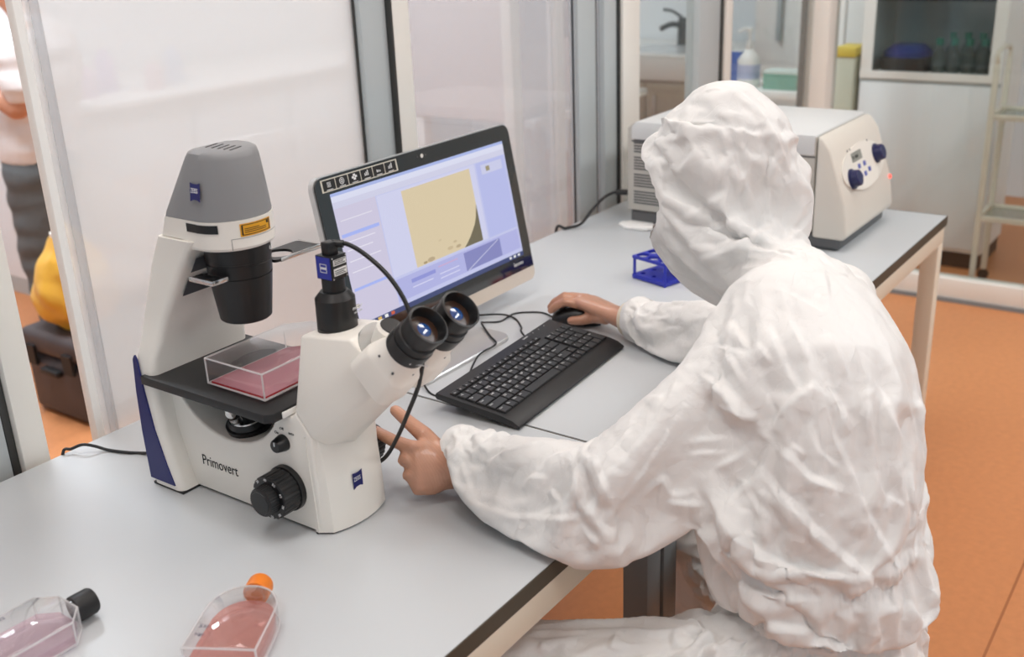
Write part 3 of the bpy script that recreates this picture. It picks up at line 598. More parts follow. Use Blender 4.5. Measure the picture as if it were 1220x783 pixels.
for x in (.04, KL-.05): b = BM(); hull(b, [kp(xx, yy, 0.001)-Vector((0, 0, dz)) for xx in (x, x+.02) for yy in (KD-.03, KD-.015) for dz in (0, .0)]+[Vector((p.x, p.y, TZ+.0003)) for p in (kp(xx, yy, 0) for xx in (x, x+.02) for yy in (KD-.03, KD-.015))]); build(b, 'folding_foot', M_kb, kb)
U = (KL-.018)/19.35; UY = .0199; KY0 = .031; KX0 = .009
def key(x, y, w, h, leg=None, small=False):
    g = .0016; x0, x1 = KX0+x*U+g/2, KX0+(x+w)*U-g/2; y0, y1 = KY0+y*UY+g/2, KY0+(y+h)*UY-g/2
    zb, zt, i = .0135, .0172, .0014
    b = BM(); A = [b.verts.new(kp(*p)) for p in ((x0, y0, zb), (x1, y0, zb), (x1, y1, zb), (x0, y1, zb))]; B_ = [b.verts.new(kp(*p)) for p in ((x0+i*.6, y0+i*.6, zt-.0006), (x1-i*.6, y0+i*.6, zt-.0006), (x1-i*.6, y1-i*.6, zt-.0006), (x0+i*.6, y1-i*.6, zt-.0006))]
    C = [b.verts.new(kp(*p)) for p in ((x0+i*1.3, y0+i*1.3, zt), (x1-i*1.3, y0+i*1.3, zt), (x1-i*1.3, y1-i*1.3, zt), (x0+i*1.3, y1-i*1.3, zt))]
    for P, Q in ((A, B_), (B_, C)):
        for j in range(4): b.faces.new((P[j], P[(j+1) % 4], Q[(j+1) % 4], Q[j]))
    b.faces.new(C); o = build(b, 'key', M_key, kb, smooth=False)
    if leg:
        sz = .0062 if len(leg) < 3 else .0052
        if h < .8: sz = .0042
        text(leg, sz, kp(x0+.0030, y1-.0032-sz*.72 if h >= .8 else y0+.003, zt+.0002), kx_, kyt, 'legend', M_leg_, o, ext=.0001, res=1, squeeze=min(1, (x1-x0-.005)/(len(leg)*sz*.62)))
x = 0
for i, l in enumerate(['Esc']+['F%d' % j for j in range(1, 13)]+['Prt', 'Ins', 'Del']): key(x, 5.12, .9375, .66, l); x += .9375
def row(y, spec):
    x = 0
    for l, w in spec: key(x, y, w, 1, l); x += w
row(4, [(c, 1) for c in ('~Ё', '! 1', '@ 2', '# 3', '$ 4', '% 5', '^ 6', '& 7', '* 8', '( 9', ') 0', '_ -', '+ =')]+[('Back', 2)])
row(3, [('Tab', 1.5)]+[(c, 1) for c in ('QЙ', 'WЦ', 'EУ', 'RК', 'TЕ', 'YН', 'UГ', 'IШ', 'OЩ', 'PЗ', '[Х', ']Ъ')]+[('\\', 1.5)])
row(2, [('Caps', 1.75)]+[(c, 1) for c in ('AФ', 'SЫ', 'DВ', 'FА', 'GП', 'HР', 'JО', 'KЛ', 'LД', ';Ж', "'Э")]+[('Enter', 2.25)])
row(1, [('Shift', 2.25)]+[(c, 1) for c in ('ZЯ', 'XЧ', 'CС', 'VМ', 'BИ', 'NТ', 'MЬ', ',Б', '.Ю', '/.')]+[('Shift', 1.75)])
row(0, [('Ctrl', 1.25), ('Fn', 1), ('Win', 1), ('Alt', 1.25), (None, 5.4), ('Alt', 1.05), ('Mn', 1), ('Ctrl', 1.05)])
for (x, y, l) in ((14.05, 1.03, '^'), (13.1, .05, '<'), (14.05, .05, 'v'), (15.0, .05, '>')): key(x, y, .92, .9, l)
for j, r_ in enumerate((('7', '8', '9'), ('4', '5', '6'), ('1', '2', '3'))):
    for i, l in enumerate(r_): key(15.3+i, 3-j, 1, 1, l)
for i, l in enumerate(('Num', '/', '*', '-')): key(15.3+i, 4, 1, 1, l)
key(18.3, 2, 1, 2, '+'); key(18.3, 0, 1, 2, 'Ent'); key(16.0, 0, 1.3, 1, '0'); key(17.3, 0, 1, 1, '.')
b = BM(); b.faces.new([b.verts.new(kp(x, y, .0141)) for x, y in ((KL*.70, KD-.009), (KL*.775, KD-.009), (KL*.775, KD-.003), (KL*.70, KD-.003))]); build(b, 'maker_plate', M_label, kb, smooth=False)
text('Lenovo', .0058, kp(KL*.702, KD-.0082, .0143), kx_, kyt, 'maker_print', M_wink, kb)
for i in range(3): b = BM(); lathe(b, kp(KL*.80+.022*i, KD-.006, .0136), kn, [(0, .0012), (.0004, .001)], 8); build(b, 'indicator', M_leg_, kb)

# ------------------------------------------------------------------ mouse and cables
MO = at(687, 384, TZ); mdir = Vector((-.35, .94, 0)).normalized(); mrt = Vector((mdir.y, -mdir.x, 0))
MO = Vector((1.793, 1.128, TZ))
mo = thing('computer_mouse', 'black computer mouse under the gloved hand beside the keyboard', 'mouse', MO)
def mring(t, top):                                        # t along the length, cross-section arch
    x = -.052+.104*t; w = .031*(1-abs(2*t-1)**3.2*.45)*(1 if top else .96); h = .037*(math.sin(math.pi*(.12+.80*t**.85)))**.7
    return [MO+mdir*x+mrt*(w*math.cos(R(a)))+Vector((0, 0, .003+h*max(0, math.sin(R(a)))**.75)) for a in range(0, 181, 12)]+[MO+mdir*x+mrt*(-w*.9)+Vector((0, 0, .0006)), MO+mdir*x+mrt*(w*.9)+Vector((0, 0, .0006))]
b = BM(); rings(b, [mring(t/14, 1) for t in range(15)]); build(b, 'shell', mat('mouse_black', '1a1a1b', .35), mo, ang=40)
b = BM(); lathe(b, MO+mdir*.030+Vector((0, 0, .0285))-mrt*.0035, mrt, [(0, .0085), (.001, .0095), (.006, .0095), (.007, .0085)], 20); build(b, 'scroll_wheel', M_label, mo)
b = BM(); tube(b, [MO+mdir*x+Vector((0, 0, .004+.0375*(math.sin(math.pi*(.12+.80*((x+.052)/.104)**.85)))**.7)) for x in (.012, .02, .038, .046)], .0006, 6); build(b, 'button_gap', M_ink, mo)
text('Logi', .008, MO-mdir*.018+Vector((0, 0, .0408))-mrt*.008, mrt, mdir, 'logo', M_leg_, mo)
def cable(name, label, pts, r=.0019):
    for p in pts[1:]:                                    # lies on the stand foot where it crosses it
        if 1.33 < p.x < 1.67 and 1.17 < p.y < 1.43: p.z = TZ+.0085+r+.0008
    b = BM(); tube(b, pts, r, 8); o = build(b, name, M_cable, None, loc=pts[0]); return tag(o, label, 'cable')
zt = TZ+.0022
cable('mouse_cable', 'thin black mouse cable trailing left towards the computer stand', [MO+mdir*.051+Vector((0, 0, .006))]+[at(u, v, zt) for u, v in ((648, 373), (632, 372), (612, 374), (596, 383), (578, 384), (574, 390), (584, 405), (591, 415), (572, 427), (561, 441), (560, 452), (548, 465), (528, 472), (512, 468), (500, 455), (488, 452), (470, 470))], .0019)
cable('keyboard_cable', 'black keyboard cable curling from the back of the keyboard', [kp(KL*.60, KD+.003, .008)]+[at(u, v, zt) for u, v in ((627, 407), (621, 400), (621, 390), (614, 380))]+[at(u, v, zt+.0052) for u, v in ((600, 375), (580, 375))]+[at(u, v, zt) for u, v in ((560, 377), (540, 380))], .0021)

# ------------------------------------------------------------------ tube rack with tube, centrifuge
M_rack = mat('rack_blue', '1c2aa8', .35, spec=.6)
RA = at(757, 333, TZ); RB = at(797, 343, TZ); 
r0 = Vector((2.075, 1.068, TZ)); rx_ = Vector((.96, -.27, 0)).normalized(); ry_ = Vector((.27, .96, 0)).normalized(); RW, RD = .185, .105
rp = lambda x, y, z: r0+rx_*x+ry_*y+Vector((0, 0, z))
rk = thing('tube_rack', 'blue plastic tube rack with round holes standing behind the keyboard', 'rack', rp(RW/2, RD/2, 0))
def holed(name, z0, z1, hr):
    b = BM(); nx, ny = 5, 3; cw, ch = RW/nx, RD/ny; n = 16
    for i in range(nx):
        for j in range(ny):
            cx, cy = (i+.5)*cw, (j+.5)*ch; sqr = []
            for k in range(n):
                a = 2*math.pi*k/n; c_, s_ = math.cos(a), math.sin(a); m = max(abs(c_), abs(s_)); sqr.append((cx+c_/m*cw/2, cy+s_/m*ch/2))
            cir = [(cx+hr*math.cos(2*math.pi*k/n), cy+hr*math.sin(2*math.pi*k/n)) for k in range(n)]
            V = {(q, z): [b.verts.new(rp(x, y, z)) for x, y in pts] for q, pts in ((0, sqr), (1, cir)) for z in (z0, z1)}
            for k in range(n):
                l = (k+1) % n
                b.faces.new((V[0, z1][k], V[0, z1][l], V[1, z1][l], V[1, z1][k])); b.faces.new((V[0, z0][l], V[0, z0][k], V[1, z0][k], V[1, z0][l])); b.faces.new((V[1, z0][l], V[1, z0][k], V[1, z1][k], V[1, z1][l]))
    for (xa, ya, xb, yb) in ((0, 0, RW, 0), (RW, 0, RW, RD), (RW, RD, 0, RD), (0, RD, 0, 0)): b.faces.new([b.verts.new(rp(*p)) for p in ((xa, ya, z0), (xb, yb, z0), (xb, yb, z1), (xa, ya, z1))])
    bmesh.ops.remove_doubles(b, verts=b.verts[:], dist=1e-5); return build(b, name, M_rack, rk, ang=30)
holed('top_plate', .050, .057, .0150); holed('bottom_plate', .002, .012, .006)
for x in (.004, RW-.004):
    for y in (.004, RD-.004): b = BM(); cyl(b, rp(x, y, .0), rp(x, y, .051), .0035, n=12); build(b, 'pillar', M_rack, rk)
tb = rp(RW*.30, RD*.167, .0125); M_tube = glassmat('tube_plastic', 'e6e8ee', 1.2, milky=.35, milkcol='eceef4')
tu = thing('conical_tube', 'translucent conical tube standing in the blue rack', 'tube', tb)
b = BM(); lathe(b, tb, (0, 0, 1), [(0, .003), (.014, .0135), (.092, .0142)], 24); build(b, 'tube_body', M_tube, tu, ang=40)
b = BM(); lathe(b, tb+Vector((0, 0, .092)), (0, 0, 1), [(0, .0172), (.012, .0172), (.0125, .016)], 32); build(b, 'tube_cap', mat('tube_cap_blue', '2f49a8', .4), tu)
q = at(866, 334, TZ); pk = thing('pipette_tip_box', 'small pinkish red box on the table beside the tube rack', 'box', (q.x+.02, q.y+.0, TZ))
b = BM(); box(b, (q.x, q.y-.045, TZ), (q.x+.11, q.y+.02, TZ+.018)); build(b, 'box_base', mat('tip_box_red', 'd2405a', .4), pk, bevel=.003)
b = BM(); box(b, (q.x+.002, q.y-.043, TZ+.0185), (q.x+.108, q.y+.018, TZ+.024)); build(b, 'box_lid', mat('tip_box_lid', 'd86478', .3), pk, bevel=.003)

M_cf = mat('centrifuge_beige', 'd9d3c8', .42); M_cf2 = mat('centrifuge_top', 'd6d7d6', .4); M_cfg = mat('centrifuge_grey', 'b9b5ad', .45); M_cfb = mat('centrifuge_base', '5a5b5c', .5); M_knob = mat('navy_knob', '1d2150', .4)
CX0, CX1, CYF, CYB, CZ = 2.515, 2.885, .800, 1.415, TZ+.285
cf = thing('centrifuge', 'beige benchtop centrifuge with navy knobs and slotted side vents', 'centrifuge', ((CX0+CX1)/2, (CYF+CYB)/2, TZ))
CS = .89                                                      # y of the seam between front and rear part
b = BM(); prism(b, [(CS+.002, TZ+.042), (CYB, TZ+.042), (CYB, CZ-.018), (CYB-.02, CZ-.002), (CS+.002, CZ-.002)], lambda u, v, w: Vector((w, u, v)), CX0, CX1); cas = build(b, 'case', M_cfg, cf, bevel=.006)
b = BM(); prism(b, [(CS+.004, CZ-.05), (CYB-.012, CZ-.05), (CYB-.012, CZ-.012), (CYB-.03, CZ+.002), (CS+.004, CZ+.002)], lambda u, v, w: Vector((w, u, v)), CX0-.0015, CX1+.0015); build(b, 'lid', M_cf2, cf, bevel=.006)
b = BM(); prism(b, [(CYF+.012, TZ+.030), (CYF, TZ+.045), (CYF+.012, TZ+.12), (CYF+.055, CZ-.035), (CYF+.075, CZ-.008), (CS, CZ), (CS, TZ+.030)], lambda u, v, w: Vector((w, u, v)), CX0+.001, CX1-.001); fr = build(b, 'front_housing', M_cf, cf, bevel=.008, seg=3)
bx('base', (CX0+.008, CYF+.02, TZ), (CX1-.008, CYB-.005, TZ+.044), M_cfb, cf, bevel=.012, seg=3)
for i in range(4):
    for j in range(5):
        for k in range(2):
            y1 = CYB-.022-k*.098; z = TZ+.062+.047*i+.0078*j; bx('vent_slot', (CX0-.0006, y1-.085, z), (CX0+.004, y1, z+.0042), M_cfb, cas, smooth=False)
for j in range(4): z = TZ+.166+.0095*j; bx('vent_slot', (CX0-.0006, CS+.018, z), (CX0+.004, CS+.075, z+.005), M_cfb, cas, smooth=False)
bx('seam', (CX0-.0006, CS+.003, CZ-.054), (CX0+.003, CYB-.015, CZ-.050), M_cfb, cas, smooth=False)
# sloped control panel on the front
pA, pB = Vector((0, CYF+.014, TZ+.135)), Vector((0, CYF+.055, CZ-.035)); pu = (pB-pA).normalized(); pn = Vector((0, -pu.z, pu.y))
pp = lambda x, v, d=0: Vector((x, pA.y, pA.z))+pu*v+pn*d
b = BM(); prism(b, [(CX0+.185+.155*math.cos(R(a)), .052+.058*math.sin(R(a))) for a in range(0, 360, 12)], lambda u, v, d: pp(u, v, d), -.001, .0016); pan = build(b, 'control_panel', mat('panel_cream', 'ece8de', .35), cf)
b = BM(); prism(b, rrect(.074, .024, .003), lambda u, v, d: pp(CX0+.150+u, .082+v, d), .0016, .0022); dp = build(b, 'display', mat('lcd_grey', '8e9088', .3), pan)
text('20  4000', .012, pp(CX0+.118, .077, .0024), (1, 0, 0), pu, 'readout', M_ink, dp)
for x, v in ((CX0+.082, .035), (CX0+.288, .062)):
    b = BM(); lathe(b, pp(x, v, .001), pn, [(0, .026), (.004, .026), (.0045, .022), (.020, .020), (.022, .018)], 28); build(b, 'knob', M_knob, pan, ang=30)
for x, v in ((.150, .030), (.180, .030), (.150, .055), (.190, .055), (.215, .035)): b = BM(); prism(b, rrect(.016, .012, .003), lambda u, w, d: pp(CX0+x+u, v+w, d), .0015, .003); build(b, 'button', mat('panel_button_blue', '5560b0', .4), pan)
for x in (.10, .118, .25): b = BM(); lathe(b, pp(CX0+x, .104, .001), pn, [(0, .003), (.001, .0025)], 10); build(b, 'indicator', M_label, pan)
b = BM(); lathe(b, Vector((CX1-.012, CYF+.011, TZ+.120)), (0, -1, .15), [(-.002, .006), (.002, .005)], 12); build(b, 'power_lamp', mat('lamp_red', 'ff5048', .4, emit='ff4030', estr=2.5), cf)
for x0 in (CX0+.03, CX0+.26): bx('name_plate', (x0, CYF+.0035, TZ+.056), (x0+.06, CYF+.006, TZ+.063), M_label, fr)
cpt = [Vector((CX0+.02, CYB+.002, TZ+.085)), Vector((CX0+.0, CYB+.035, TZ+.086)), Vector((CX0-.03, CYB+.055, TZ+.075)), Vector((CX0-.07, CYB+.072, TZ+.045)), Vector((CX0-.10, CYB+.090, TZ+.012)), Vector((CX0-.13, BY-.012, TZ+.0045)), Vector((CX0-.15, BY+.008, TZ-.004)), Vector((CX0-.15, BY+.008, TZ-.2))]
b = BM(); tube(b, cpt, .0042, 10); o = build(b, 'power_cable', M_cable, None, loc=cpt[3]); tag(o, 'thick black cord arching from the centrifuge over the table back', 'cable')
b = BM(); cyl(b, cpt[0]-Vector((.0, .002, 0)), cpt[1], .008, n=12); build(b, 'plug', M_black, o)
q = Vector((2.527, 1.405, TZ)); t = thing('foam_pad', 'small flat white foam piece beside the foot of the centrifuge', 'pad', q+Vector((-.03, .01, 0)))
b = BM(); rs = [(-.058+.005*math.sin(k*2.1), 0) for k in range(1)]
prism(b, [(q.x-.030+.034*math.cos(R(a))*(1+.12*math.sin(a*.31)), q.y-.035+.055*math.sin(R(a))*(1+.1*math.cos(a*.17))) for a in range(0, 360, 15)], lambda u, v, z: Vector((u-.0, v, z)), TZ+.0005, TZ+.010); build(b, 'foam', M_white, t, bevel=.003)
# ------------------------------------------------------------------ soft bodies: tapered sections fused into one skin
def sections(bm, pts, n=20, sup=2.0):
    """pts: (centre, half-width, half-depth[, width direction]) -> closed loft"""
    P = [Vector(p[0]) for p in pts]; rs = []; side = None
    for i, p in enumerate(pts):
        d = (P[min(i+1, len(P)-1)]-P[max(i-1, 0)]).normalized()
        if len(p) > 3: side = Vector(p[3])
        elif side is None: side = frame_of(d)[0]
        x = (side-d*side.dot(d)).normalized(); y = d.cross(x); r = []
        for j in range(n):
            a = 2*math.pi*j/n; c, s = math.cos(a), math.sin(a)
            r.append(P[i]+x*p[1]*math.copysign(abs(c)**(2/sup), c)+y*p[2]*math.copysign(abs(s)**(2/sup), s))
        rs.append(r)
    e0 = [P[0]+(q-P[0])*.55-(P[1]-P[0]).normalized()*min(pts[0][1:3])*.6 for q in rs[0]]; e1 = [P[-1]+(q-P[-1])*.55+(P[-1]-P[-2]).normalized()*min(pts[-1][1:3])*.6 for q in rs[-1]]
    rings(bm, [e0]+rs+[e1])
def fuse(bm, voxel, smooth=3, fac=.5):
    bmesh.ops.recalc_face_normals(bm, faces=bm.faces[:])
    me = bpy.data.meshes.new('tmp'); bm.to_mesh(me); bm.free(); o = bpy.data.objects.new('tmp', me); COL.objects.link(o)
    r = o.modifiers.new('r', 'REMESH'); r.mode = 'VOXEL'; r.voxel_size = voxel
    if smooth: s = o.modifiers.new('s', 'SMOOTH'); s.iterations = smooth; s.factor = fac
    dg = bpy.context.evaluated_depsgraph_get(); out = bpy.data.meshes.new_from_object(o.evaluated_get(dg)); bpy.data.objects.remove(o, do_unlink=True); bpy.data.meshes.remove(me)
    b = BM(); b.from_mesh(out); bpy.data.meshes.remove(out); return b
M_skin = mat('skin', 'c98f72', .5, var=.06, vscale=40)

# person beyond the glass, turned away, working
f_ = Vector((-.587, .81, 0)); s_ = Vector((.81, .587, 0)); hp = at(46, 178, .80)
bp_ = thing('person', 'person in white T-shirt and dark grey trousers standing behind the glass', 'person', (hp.x, hp.y, 0))
sh_ = hp-f_*.07+Vector((0, 0, .40)); E_ = lambda k: sh_+s_*.2*k
b = BM()
sections(b, [(hp+Vector((0, 0, -.1)), .16, .12, s_), (hp, .165, .12, s_), (hp-f_*.03+Vector((0, 0, .12)), .15, .11, s_), (hp-f_*.06+Vector((0, 0, .28)), .165, .12, s_), (sh_, .17, .10, s_), (sh_+Vector((0, 0, .08)), .07, .06, s_)])
sections(b, [(sh_+Vector((0, 0, .04)), .055, .055, s_), (sh_+f_*.04+Vector((0, 0, .13)), .05, .055, s_), (sh_+f_*.06+Vector((0, 0, .18)), .06, .08, s_), (sh_+f_*.06+Vector((0, 0, .25)), .075, .095, s_), (sh_+f_*.05+Vector((0, 0, .33)), .06, .08, s_)])
for k in (-1, 1):
    el = sh_+s_*.215*k+f_*.02+Vector((0, 0, -.22)); wr_ = el+f_*.24+Vector((0, 0, .17))-s_*.04*k; hd = wr_+f_*.09
    sections(b, [(E_(k)+Vector((0, 0, .01)), .055, .055), (sh_+s_*.21*k+Vector((0, 0, -.14)), .045, .045), (el, .038, .040)]); sections(b, [(el, .038, .038), (el.lerp(wr_, .4), .037, .036), (wr_, .025, .028), (hd, .020, .042), (hd+f_*.06, .012, .034)])
    for q in range(4): sections(b, [(hd+f_*.04+Vector((0, 0, .026-.018*q)), .009, .009), (hd+f_*.10+Vector((0, 0, .022-.018*q)), .008, .008), (hd+f_*.125+Vector((0, 0, .012-.018*q))-s_*.012*k, .007, .007)], 8)
    hj = hp+s_*.09*k+Vector((0, 0, -.06)); kn_ = hj+f_*.03+Vector((0, 0, -.38)); an = hj+Vector((0, 0, -.68))
    sections(b, [(hj, .085, .09), (kn_, .055, .06), (kn_+Vector((0, 0, -.12))-f_*.01, .055, .058), (an, .036, .04)])
bb = fuse(b, .009); build(bb, 'body', M_skin, bp_, ang=80)
b = BM()
sections(b, [(hp+Vector((0, 0, -.02)), .178, .135, s_), (hp+Vector((0, 0, .04)), .180, .140, s_), (hp-f_*.03+Vector((0, 0, .14)), .176, .140, s_), (hp-f_*.06+Vector((0, 0, .28)), .182, .142, s_), (sh_, .185, .118, s_), (sh_+Vector((0, 0, .065)), .085, .075, s_)])
for k in (-1, 1): sections(b, [(E_(k)-s_*.05*k, .07, .075), (E_(k)+Vector((0, 0, -.02)), .068, .075), (sh_+s_*.215*k+Vector((0, 0, -.15)), .068, .072)])
bb = fuse(b, .009)
for v in bb.verts:
    g = noise.noise(v.co*Vector((5, 5, 22)).length*0+Vector((v.co.x*6, v.co.y*6, v.co.z*20)))
    v.co += v.normal*.012*g
build(bb, 't_shirt', mat('tshirt_white', 'ece6e4', .8), bp_, ang=80)
b = BM()
sections(b, [(hp+Vector((0, 0, -.11)), .165, .13, s_), (hp+Vector((0, 0, .0)), .172, .13, s_)])
for k in (-1, 1):
    hj = hp+s_*.09*k+Vector((0, 0, -.05)); kn_ = hj+f_*.03+Vector((0, 0, -.39)); an = hj+Vector((0, 0, -.70))
    sections(b, [(hj, .098, .105), (kn_, .072, .08), (an, .060, .068)])
bb = fuse(b, .010)
for v in bb.verts: v.co += v.normal*.010*noise.noise(Vector((v.co.x*9, v.co.y*9, v.co.z*16)))
build(bb, 'trousers', mat('trousers_grey', '606364', .85, var=.2, vscale=12), bp_, ang=80)
for k in (-1, 1):
    p = hp+s_*.09*k; p.z = 0; b = BM(); sections(b, [(p-f_*.06+Vector((0, 0, .035)), .034, .034, s_), (p+Vector((0, 0, .04)), .040, .040, s_), (p+f_*.11+Vector((0, 0, .03)), .045, .028, s_), (p+f_*.17+Vector((0, 0, .022)), .035, .020, s_)]); build(fuse(b, .008), 'shoe', M_black, bp_, ang=80)
# dark case and yellow bag next to the person
t = thing('equipment_case', 'dark grey equipment case on the orange floor behind the glass', 'case', (1.98, 3.23, 0))
M_case = mat('case_grey', '463f40', .55, var=.2, vscale=8)
bx('case_body', (1.80, 3.06, .004), (2.16, 3.40, .22), M_case, t, bevel=.03, seg=4); bx('case_lid', (1.795, 3.055, .226), (2.165, 3.405, .31), M_case, t, bevel=.025, seg=4)
bx('latch', (1.785, 3.10, .19), (1.797, 3.15, .26), M_ink, t); bx('latch', (1.785, 3.31, .19), (1.797, 3.36, .26), M_ink, t); bx('handle', (1.775, 3.18, .17), (1.80, 3.28, .19), M_ink, t, bevel=.004)
t = thing('waste_bag', 'yellow plastic bag lying on the dark equipment case', 'bag', (1.93, 3.23, .312))
b = BM(); sections(b, [((1.93, 3.23, .35), .10, .13, (1, 0, 0)), ((1.93, 3.23, .42), .13, .16, (1, 0, 0)), ((1.93, 3.23, .52), .11, .14, (1, 0, 0)), ((1.93, 3.24, .60), .06, .07, (1, 0, 0)), ((1.93, 3.24, .66), .03, .03, (1, 0, 0))]); bb = fuse(b, .010)
for v in bb.verts: v.co += v.normal*.022*noise.noise(v.co*14); v.co.z = max(v.co.z, .312)
build(bb, 'bag', mat('bag_yellow', 'e0aa3a', .4), t, ang=40)
b = BM(); lathe(b, Vector((1.93, 3.24, .625)), (0, 0, 1), [(0, .040), (.012, .040)], 16); build(b, 'tie', M_white, t)

# white side bench and safety cabinet in the room beyond the glass
t = thing('side_bench', 'long white laboratory bench standing in the room behind the glass', 'bench', (3.6, 4.3, 0))
bx('worktop', (2.5, 3.95, .87), (4.9, 4.88, .90), M_white, t, bevel=.004)
for i in range(4):
    x = 2.52+.595*i; bd = bx('cabinet_body', (x, 4.0, .08), (x+.585, 4.86, .868), M_wallw, t); bx('door', (x+.006, 3.985, .1), (x+.579, 4.0, .86), M_wallw, bd, bevel=.003); bx('plinth', (x, 4.05, 0), (x+.585, 4.86, .08), M_grey, bd)
for i, (x, y, c, h, lab) in enumerate(((2.75, 4.2, 'd8b6cf', .16, 'lilac'), (2.92, 4.3, 'c2aed6', .22, 'violet'), (3.06, 4.15, 'e3c2c8', .14, 'rose'), (3.25, 4.25, 'b8c4dc', .20, 'pale blue'))):
    tb_ = thing('reagent_bottle', lab+' reagent bottle standing on the white side bench', 'bottle', (x, y, .90), 'reagent bottles on the side bench')
    mm = mat('bottle_'+c, c, .3); b = BM(); lathe(b, (x, y, .9005), (0, 0, 1), [(0, .04), (.004, .043), (h*.62, .043), (h*.8, .018), (h*.86, .018)], 20); build(b, 'bottle_body', mm, tb_, ang=40)
    b = BM(); lathe(b, (x, y, .9005+h*.86), (0, 0, 1), [(0, .021), (h*.14, .021)], 16); build(b, 'bottle_cap', M_white, tb_)
t = thing('safety_cabinet', 'white biosafety cabinet on legs standing in the room behind the glass', 'cabinet', (4.35, 2.9, 0))
M_pale = mat('cabinet_pale', 'dcd4d4', .5)
bx('cabinet_body', (3.80, 2.66, .72), (4.85, 3.30, 1.95), M_pale, t, bevel=.01); bx('front_window', (3.84, 2.650, 1.05), (4.81, 2.659, 1.7), mat('window_grey', 'b9b2b6', .2), t); bx('work_tray', (3.82, 2.60, .70), (4.83, 2.66, .735), M_white, t, bevel=.004)
for x in (3.82, 4.77):
    for y in (2.67, 3.23): bx('leg', (x, y, 0), (x+.06, y+.06, .72), M_white, t, bevel=.003)
bx('foot_bar', (3.88, 3.24, .10), (4.77, 3.28, .15), M_white, t)
# sliding door leaf frame seen through the second pane
t = thing('door_1', None, None, (3.1, 2.1, 0), kind='structure')
for x in (2.93, 3.20): bx('door_stile', (x, 2.08, 0), (x+.05, 2.12, 2.4), M_alu, t, bevel=.003)
bx('door_rail', (2.98, 2.08, 0.02), (3.20, 2.12, .12), M_alu, t, bevel=.003); bx('door_rail', (2.98, 2.08, 2.3), (3.20, 2.12, 2.4), M_alu, t, bevel=.003); bx('door_pane', (2.98, 2.097, .12), (3.20, 2.103, 2.3), M_film2, t, smooth=False)

# ------------------------------------------------------------------ wash corner
M_wood = mat('beige_cupboard', 'bfae9d', .6, var=.06, vscale=6)
t = thing('wash_stand', 'white washbasin on a beige cupboard in the far wash corner', 'sink', (5.85, 2.95, 0))
bx('cupboard', (5.56, 2.45, .06), (6.34, 3.55, .66), M_wood, t, bevel=.004)
for y in (2.46, 3.005): d_ = bx('cupboard_door', (5.548, y, .08), (5.56, y+.535, .65), M_wood, t, bevel=.003); bx('handle', (5.535, y+.47, .45), (5.548, y+.485, .58), M_chrome, d_)
b = BM(); prism(b, rrect(.8, 1.14, .05), lambda u, v, z: Vector((5.94+u, 3.0+v, z)), .66, .78); prism(b, [(x*.98, y*.98) for x, y in rrect(.8, 1.14, .05)], lambda u, v, z: Vector((5.94+u, 3.0+v, z)), .78, .80); build(b, 'basin', M_white, t, bevel=.006)
b = BM(); prism(b, rrect(.42, .6, .12), lambda u, v, z: Vector((5.86+u, 2.95+v, z)), .800, .8015); build(b, 'basin_bowl', mat('bowl_shade', 'd5d8da', .2), t)
fx = Vector((6.05, 3.02, .80)); t = thing('faucet', 'dark grey mixer faucet standing on the washbasin', 'faucet', fx)
b = BM(); lathe(b, fx, (0, 0, 1), [(0, .035), (.01, .03), (.13, .028), (.16, .024)], 20); build(b, 'faucet_body', M_steel, t); b = BM(); tube(b, [fx+Vector((0, 0, .11)), fx+Vector((-.08, .03, .13)), fx+Vector((-.16, .06, .11))], .016, 12); build(b, 'spout', M_steel, t); b = BM(); tube(b, [fx+Vector((0, 0, .16)), fx+Vector((-.02, .06, .20)), fx+Vector((-.04, .11, .21))], .009, 10); build(b, 'lever', M_steel, t)
q = Vector((5.98, 2.88, .80)); t = thing('sponge', 'turquoise cleaning sponge lying on the washbasin', 'sponge', q); b = BM(); box(b, q+Vector((-.03, -.05, .001)), q+Vector((.03, .05, .03))); build(b, 'sponge_pad', mat('sponge_turquoise', '3fa6b4', .8), t, bevel=.005)
# white side table with pump bottle and boxes
sx_ = 5.05; t = thing('side_shelf', 'white two-tier side table in the wash corner', 'table', (5.2, 2.05, 0))
bx('shelf_board', (5.0, 1.80, .685), (5.4, 2.32, .725), M_white, t, bevel=.003); bx('shelf_board', (5.0, 1.80, .2), (5.4, 2.32, .22), M_white, t, bevel=.003)
for x in (5.0, 5.365):
    for y in (1.80, 2.285): bx('leg', (x, y, 0), (x+.035, y+.035, .685 if y > 2 else 1.3), M_white, t)
q = Vector((5.12, 2.185, .7255)); t = thing('pump_bottle', 'white pump bottle with pale blue label on the side table', 'bottle', q)
b = BM(); lathe(b, q, (0, 0, 1), [(0, .052), (.005, .056), (.13, .056), (.165, .032), (.18, .018), (.19, .018)], 28); pb_ = build(b, 'bottle_body', M_white, t, ang=40); b = BM(); lathe(b, q+Vector((0, 0, .04)), (0, 0, 1), [(0, .0566), (.07, .0566)], 28, False, False); build(b, 'label', mat('label_blue', 'b6bfe0', .5), pb_)
b = BM(); lathe(b, q+Vector((0, 0, .19)), (0, 0, 1), [(0, .020), (.03, .018), (.031, .008), (.075, .008), (.076, .018), (.095, .016)], 20); tube(b, [q+Vector((0, 0, .278)), q+Vector((-.03, .02, .280)), q+Vector((-.055, .04, .268))], .007, 8); build(b, 'pump_head', M_white, t, ang=40)
q = Vector((5.20, 2.285, .7255)); t = thing('paper_carton', 'tall blue carton behind the pump bottle', 'carton', q); b = BM(); box(b, q+Vector((-.03, -.03, 0)), q+Vector((.05, .03, .16))); build(b, 'carton_body', mat('carton_blue', '5b78c6', .6), t, bevel=.002); bx('carton_flap', q+Vector((-.03, -.03, .1602)), q+Vector((.05, .03, .162)), M_white, t)
